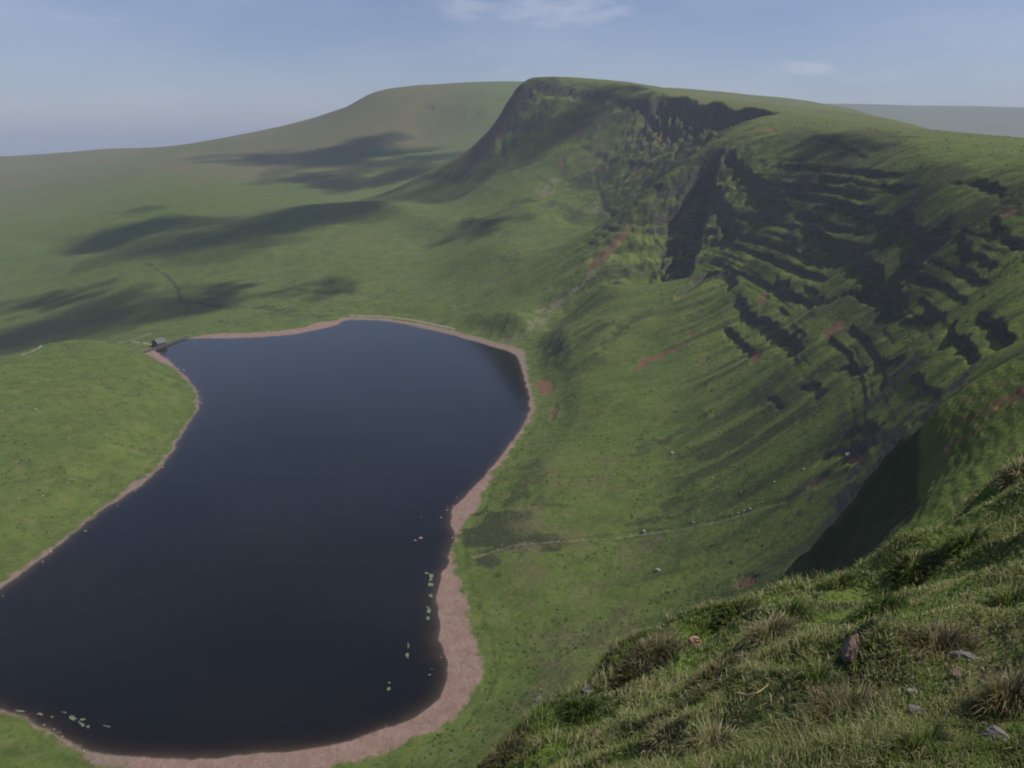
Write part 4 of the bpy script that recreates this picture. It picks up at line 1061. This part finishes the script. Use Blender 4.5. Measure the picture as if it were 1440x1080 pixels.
# ------------------------------------------------------------------ foreground turf
M_BLADE, nt_, b_ = mat('grass_blade')
at_ = N(nt_, 'Attribute', attribute_name='tint'); nt_.links.new(at_.outputs['Color'], b_.inputs['Base Color'])
b_.inputs['Roughness'].default_value = .6; b_.inputs['Specular IOR Level'].default_value = .25
tl = N(nt_, 'BsdfTranslucent'); nt_.links.new(at_.outputs['Color'], tl.inputs['Color'])
mx = N(nt_, 'MixShader'); mx.inputs[0].default_value = .4
nt_.links.new(b_.outputs[0], mx.inputs[1]); nt_.links.new(tl.outputs[0], mx.inputs[2]); nt_.links.new(mx.outputs[0], nt_.nodes['Material Output'].inputs['Surface'])

def blades(x, y, z, L, W, lean, az, bend, r):
    """tapered, bent blades: 5 vertices each"""
    n = len(x); V = np.empty((n, 5, 3))
    dx, dy = np.cos(az), np.sin(az); px, py = -np.sin(az + .6), np.cos(az + .6)
    h1 = L * .55; o1 = h1 * np.sin(lean); z1 = h1 * np.cos(lean)
    l2 = np.minimum(lean + bend, 2.2); o2 = o1 + L * .5 * np.sin(l2); z2 = z1 + L * .5 * np.cos(l2)
    for k_, (o, zz_, w) in enumerate(((0, -.02, 1.), (o1, z1, .8))):
        for s_, j in ((-1, 0), (1, 1)):
            V[:, 2 * k_ + j, 0] = x + dx * o + px * s_ * W * w; V[:, 2 * k_ + j, 1] = y + dy * o + py * s_ * W * w; V[:, 2 * k_ + j, 2] = z + zz_
    V[:, 4, 0] = x + dx * o2; V[:, 4, 1] = y + dy * o2; V[:, 4, 2] = z + z2
    b = np.arange(n) * 5
    return V.reshape(-1, 3), [np.stack([b, b + 1, b + 3, b + 2], 1), np.stack([b + 2, b + 3, b + 4], 1)]
PAL = np.array([(.110, .175, .028), (.155, .205, .040), (.058, .100, .020), (.215, .215, .070), (.42, .37, .22), (.150, .105, .062), (.27, .22, .12)])
def grass_cover(n):
    r = np.random.default_rng(21)
    rr = np.exp(r.uniform(math.log(1.9), math.log(19), n)); pp = r.uniform(math.radians(-12), math.radians(38), n)
    x, y = rr * np.sin(pp), rr * np.cos(pp); z = sample(Hh, x, y)
    ok = z > sample(base, x, y) + 4
    x, y, z, rr = x[ok], y[ok], z[ok], rr[ok]; n = len(x)
    t1 = fbm(x / .75, y / .75, 401, 3); t2 = fbm(x / .33, y / .33, 402, 2); t3 = fbm(x / 2.2, y / 2.2, 403, 2)
    hz = sample(HUM, x, y)
    dens = ss(-.55, .1, t2 + .5 * t1); keep = r.random(n) < .25 + .75 * dens
    x, y, z, rr, t1, t2, t3, hz = (q[keep] for q in (x, y, z, rr, t1, t2, t3, hz)); n = len(x)
    L = (.025 + .075 * ss(-.1, .6, t1) + .05 * ss(.03, .18, hz)) * r.uniform(.4, 1.7, n)
    W = np.maximum(.0022, .00062 * rr) * r.uniform(.7, 1.3, n)
    # downhill direction
    e = .2; gx = (sample(Hh, x + e, y) - sample(Hh, x - e, y)) / (2 * e); gy = (sample(Hh, x, y + e) - sample(Hh, x, y - e)) / (2 * e)
    az = np.arctan2(-gy, -gx) + r.normal(0, 1.0, n) + 2.4 * fbm(x / .5, y / .5, 411, 2); lean = np.abs(r.normal(.6, .4, n)); bend = r.uniform(.3, 1.3, n)
    p = r.random(n); c = np.zeros(n, int)
    straw = ss(-.15, .35, t3 + .5 * t2) * .38 + .04; brown = ss(.05, .4, -t3 + .6 * t1) * .34
    c = np.where(p < .33, 0, np.where(p < .62, 1, np.where(p < .78, 2, 3)))
    q = r.random(n); c = np.where(q < straw, np.where(r.random(n) < .45, 4, np.where(r.random(n) < .5, 6, 3)), np.where(q < straw + brown, np.where(r.random(n) < .6, 5, 6), c))
    col = PAL[c] * r.uniform(.7, 1.25, (n, 1))
    V, Fq = blades(x, y, z, L, W, lean, az, bend, r)
    o = fast_mesh('grass', V, Fq, M_BLADE, np.repeat(col, 5, 0)); tag(o, kind='stuff')
grass_cover(330000)
rushes()

def tussock(u, v, rad, hgt, n, mixc, label, seed, group=None, D=None):
    r = np.random.default_rng(seed)
    x0, y0, z0 = ground_at(u, v)
    a = r.uniform(0, 6.283, n); q = np.sqrt(r.random(n)); x, y = x0 + rad * .6 * q * np.cos(a), y0 + rad * .6 * q * np.sin(a)
    z = sample(Hh, x, y) + .10 * rad * (1 - q * q)
    L = hgt * .8 * (1.1 - .45 * q) * r.uniform(.35, 1.3, n); lean = .15 + 1.0 * q * r.uniform(.4, 1.4, n); bend = r.uniform(.3, 1.5, n)
    rr = math.hypot(x0, y0); W = np.maximum(.0025, .00065 * rr) * r.uniform(.7, 1.3, n)
    col = PAL[r.choice(7, n, p=np.array(mixc) / sum(mixc))] * r.uniform(.65, 1.2, (n, 1))
    V, Fq = blades(x - x0, y - y0, z - z0, L, W, lean, a + r.normal(0, .35, n), bend, r)
    o = fast_mesh('tussock', V, Fq, M_BLADE, np.repeat(col, 5, 0)); o.location = (x0, y0, z0); tag(o, label, 'tussock', group)
G_, B_, S_, DG = (4, 4, 2, 3, 1, 1, 1), (1, 1, 2, 1, 1, 7, 3), (1, 2, 0, 3, 7, 1, 4), (4, 1, 7, 1, 0, 1, 0)
for k_, (u, v, rad, h, n, mx_, lab) in enumerate([
        (922, 926, .40, .34, 520, B_, 'dark brown tussock just left of the small pink stone'), (898, 955, .40, .26, 480, B_, 'low brown tussock further down left of the pink stone'), (1086, 893, .36, .30, 460, S_, 'straw coloured tussock in the middle of the bank'),
        (1318, 918, .26, .24, 420, B_, 'reddish brown tussock left of the grey stone'), (1190, 1008, .30, .26, 460, B_, 'large dark brown tussock below the brown slab'), (1365, 770, .42, .42, 520, DG, 'deep green rushy tussock on the right of the bank'),
        (712, 1065, .34, .26, 420, B_, 'brown tussock at the bottom left end of the bank'), (1434, 668, .50, .42, 480, S_, 'pale straw tussock high at the right edge'), (1285, 800, .45, .22, 520, G_, 'green tussock on the hummock above the dark hollow'),
        (1180, 822, .40, .22, 420, G_, 'green tussock on the skyline of the bank against the shaded spur'), (1010, 955, .30, .24, 380, B_, 'brown tussock below the pink stone'), (820, 1000, .30, .24, 380, DG, 'dark green tussock below the white stone'),
        (1300, 1050, .22, .24, 380, G_, 'bright green tussock at the bottom of the picture'), (1000, 1050, .26, .22, 380, S_, 'yellowish tussock near the bottom edge'), (940, 1040, .22, .20, 340, S_, 'pale tussock at the bottom left of the upright stone'),
        (1240, 855, .34, .26, 380, DG, 'dark tussock in the shade below the hummock'), (1420, 850, .26, .28, 400, G_, 'leafy green tussock at the right edge above the grey stone'), (1110, 870, .34, .30, 380, G_, 'green tussock behind the straw coloured one'),
        (1035, 865, .40, .30, 380, G_, 'long grassed green tussock on the lip of the bank'), (1420, 985, .18, .22, 360, B_, 'brown tussock near the bottom right corner'), (1150, 960, .24, .20, 340, G_, 'short green tussock left of the brown slab')]):
    tussock(u, v, rad * (1.15 if mx_ is B_ else .8), h * .72, int(n * (2.2 if mx_ is B_ else 1.5)), mx_, lab, 600 + k_)
for k_, (u, v, w, m_, lab, size, tilt) in enumerate([
        (977, 907, 21, M_PINK, 'small pink orange stone on the lip of the bank', (1, .8, .8), .2), (1195, 922, 40, M_BROWN, 'flat brown slab standing tilted in the turf', (.95, .55, 1.1), -.5), (1357, 930, 34, M_GREY, 'grey stone half buried on the right of the bank', (1, .8, .55), .2),
        (828, 975, 20, M_PALE, 'whitish stone on the left edge of the bank', (1, .8, .6), 0), (924, 1024, 17, M_BROWN, 'narrow upright brownish stone near the bottom edge', (.6, .5, 1.3), .2), (838, 1037, 20, M_BROWN, 'rounded brown stone near the bottom left of the bank', (1, .8, .7), 0),
        (864, 1038, 20, M_GREY, 'low grey stone right beside the rounded brown one', (1, .8, .5), 0), (1405, 1040, 42, M_GREY, 'larger dark grey stone in the bottom right corner', (1, .8, .5), .1), (1283, 975, 18, M_PALE, 'small pale stone in the grass below the grey stone', (1, .8, .5), 0),
        (1345, 950, 20, M_BROWN, 'brown stone touching the lower side of the grey stone', (1, .7, .5), .1), (757, 985, 11, M_GREY, 'little grey stone at the far left of the bank', (1, .8, .8), 0), (1290, 1000, 22, M_GREY, 'flat grey stone low in the turf near the bottom right', (1, .8, .4), 0)]):
    place_rock('stone', lab, 'stone', u, v, w, m_, .6, 700 + k_, sink=.1 if k_ == 0 else .3, tilt=tilt, lvl=3, size=size)
def dry_stem():
    pts = []
    for t in np.linspace(0, 1, 12):
        u, v = 1035 + 45 * t, 985 + 14 * math.sin(math.pi * t * .9) - 16 * t * t
        x, y, z = ground_at(u, v); pts.append(np.array([x, y, z + .05 + .03 * math.sin(3 * t)]))
    p0 = pts[0]; vs, fs = [], []
    for i, p in enumerate(pts):
        t = pts[min(i + 1, 11)] - pts[max(i - 1, 0)]; t /= np.linalg.norm(t); a = np.cross(t, (0, 0, 1)); a /= np.linalg.norm(a); b = np.cross(a, t); w = .006 * (1.1 - .8 * i / 11)
        vs += [p - p0 + w * (a * math.cos(k_ * 1.571) + b * math.sin(k_ * 1.571)) for k_ in range(4)]
        if i: fs += [(4 * i - 4 + k_, 4 * i - 4 + (k_ + 1) % 4, 4 * i + (k_ + 1) % 4, 4 * i + k_) for k_ in range(4)]
    m, nt, b = mat('dry_stem'); b.inputs['Base Color'].default_value = (.46, .36, .17, 1); b.inputs['Roughness'].default_value = .7
    o = mobj('dry_stem', vs, fs, m, smooth=True); o.location = p0; tag(o, 'pale yellow curled dry stem lying in the turf', 'stem')
dry_stem()
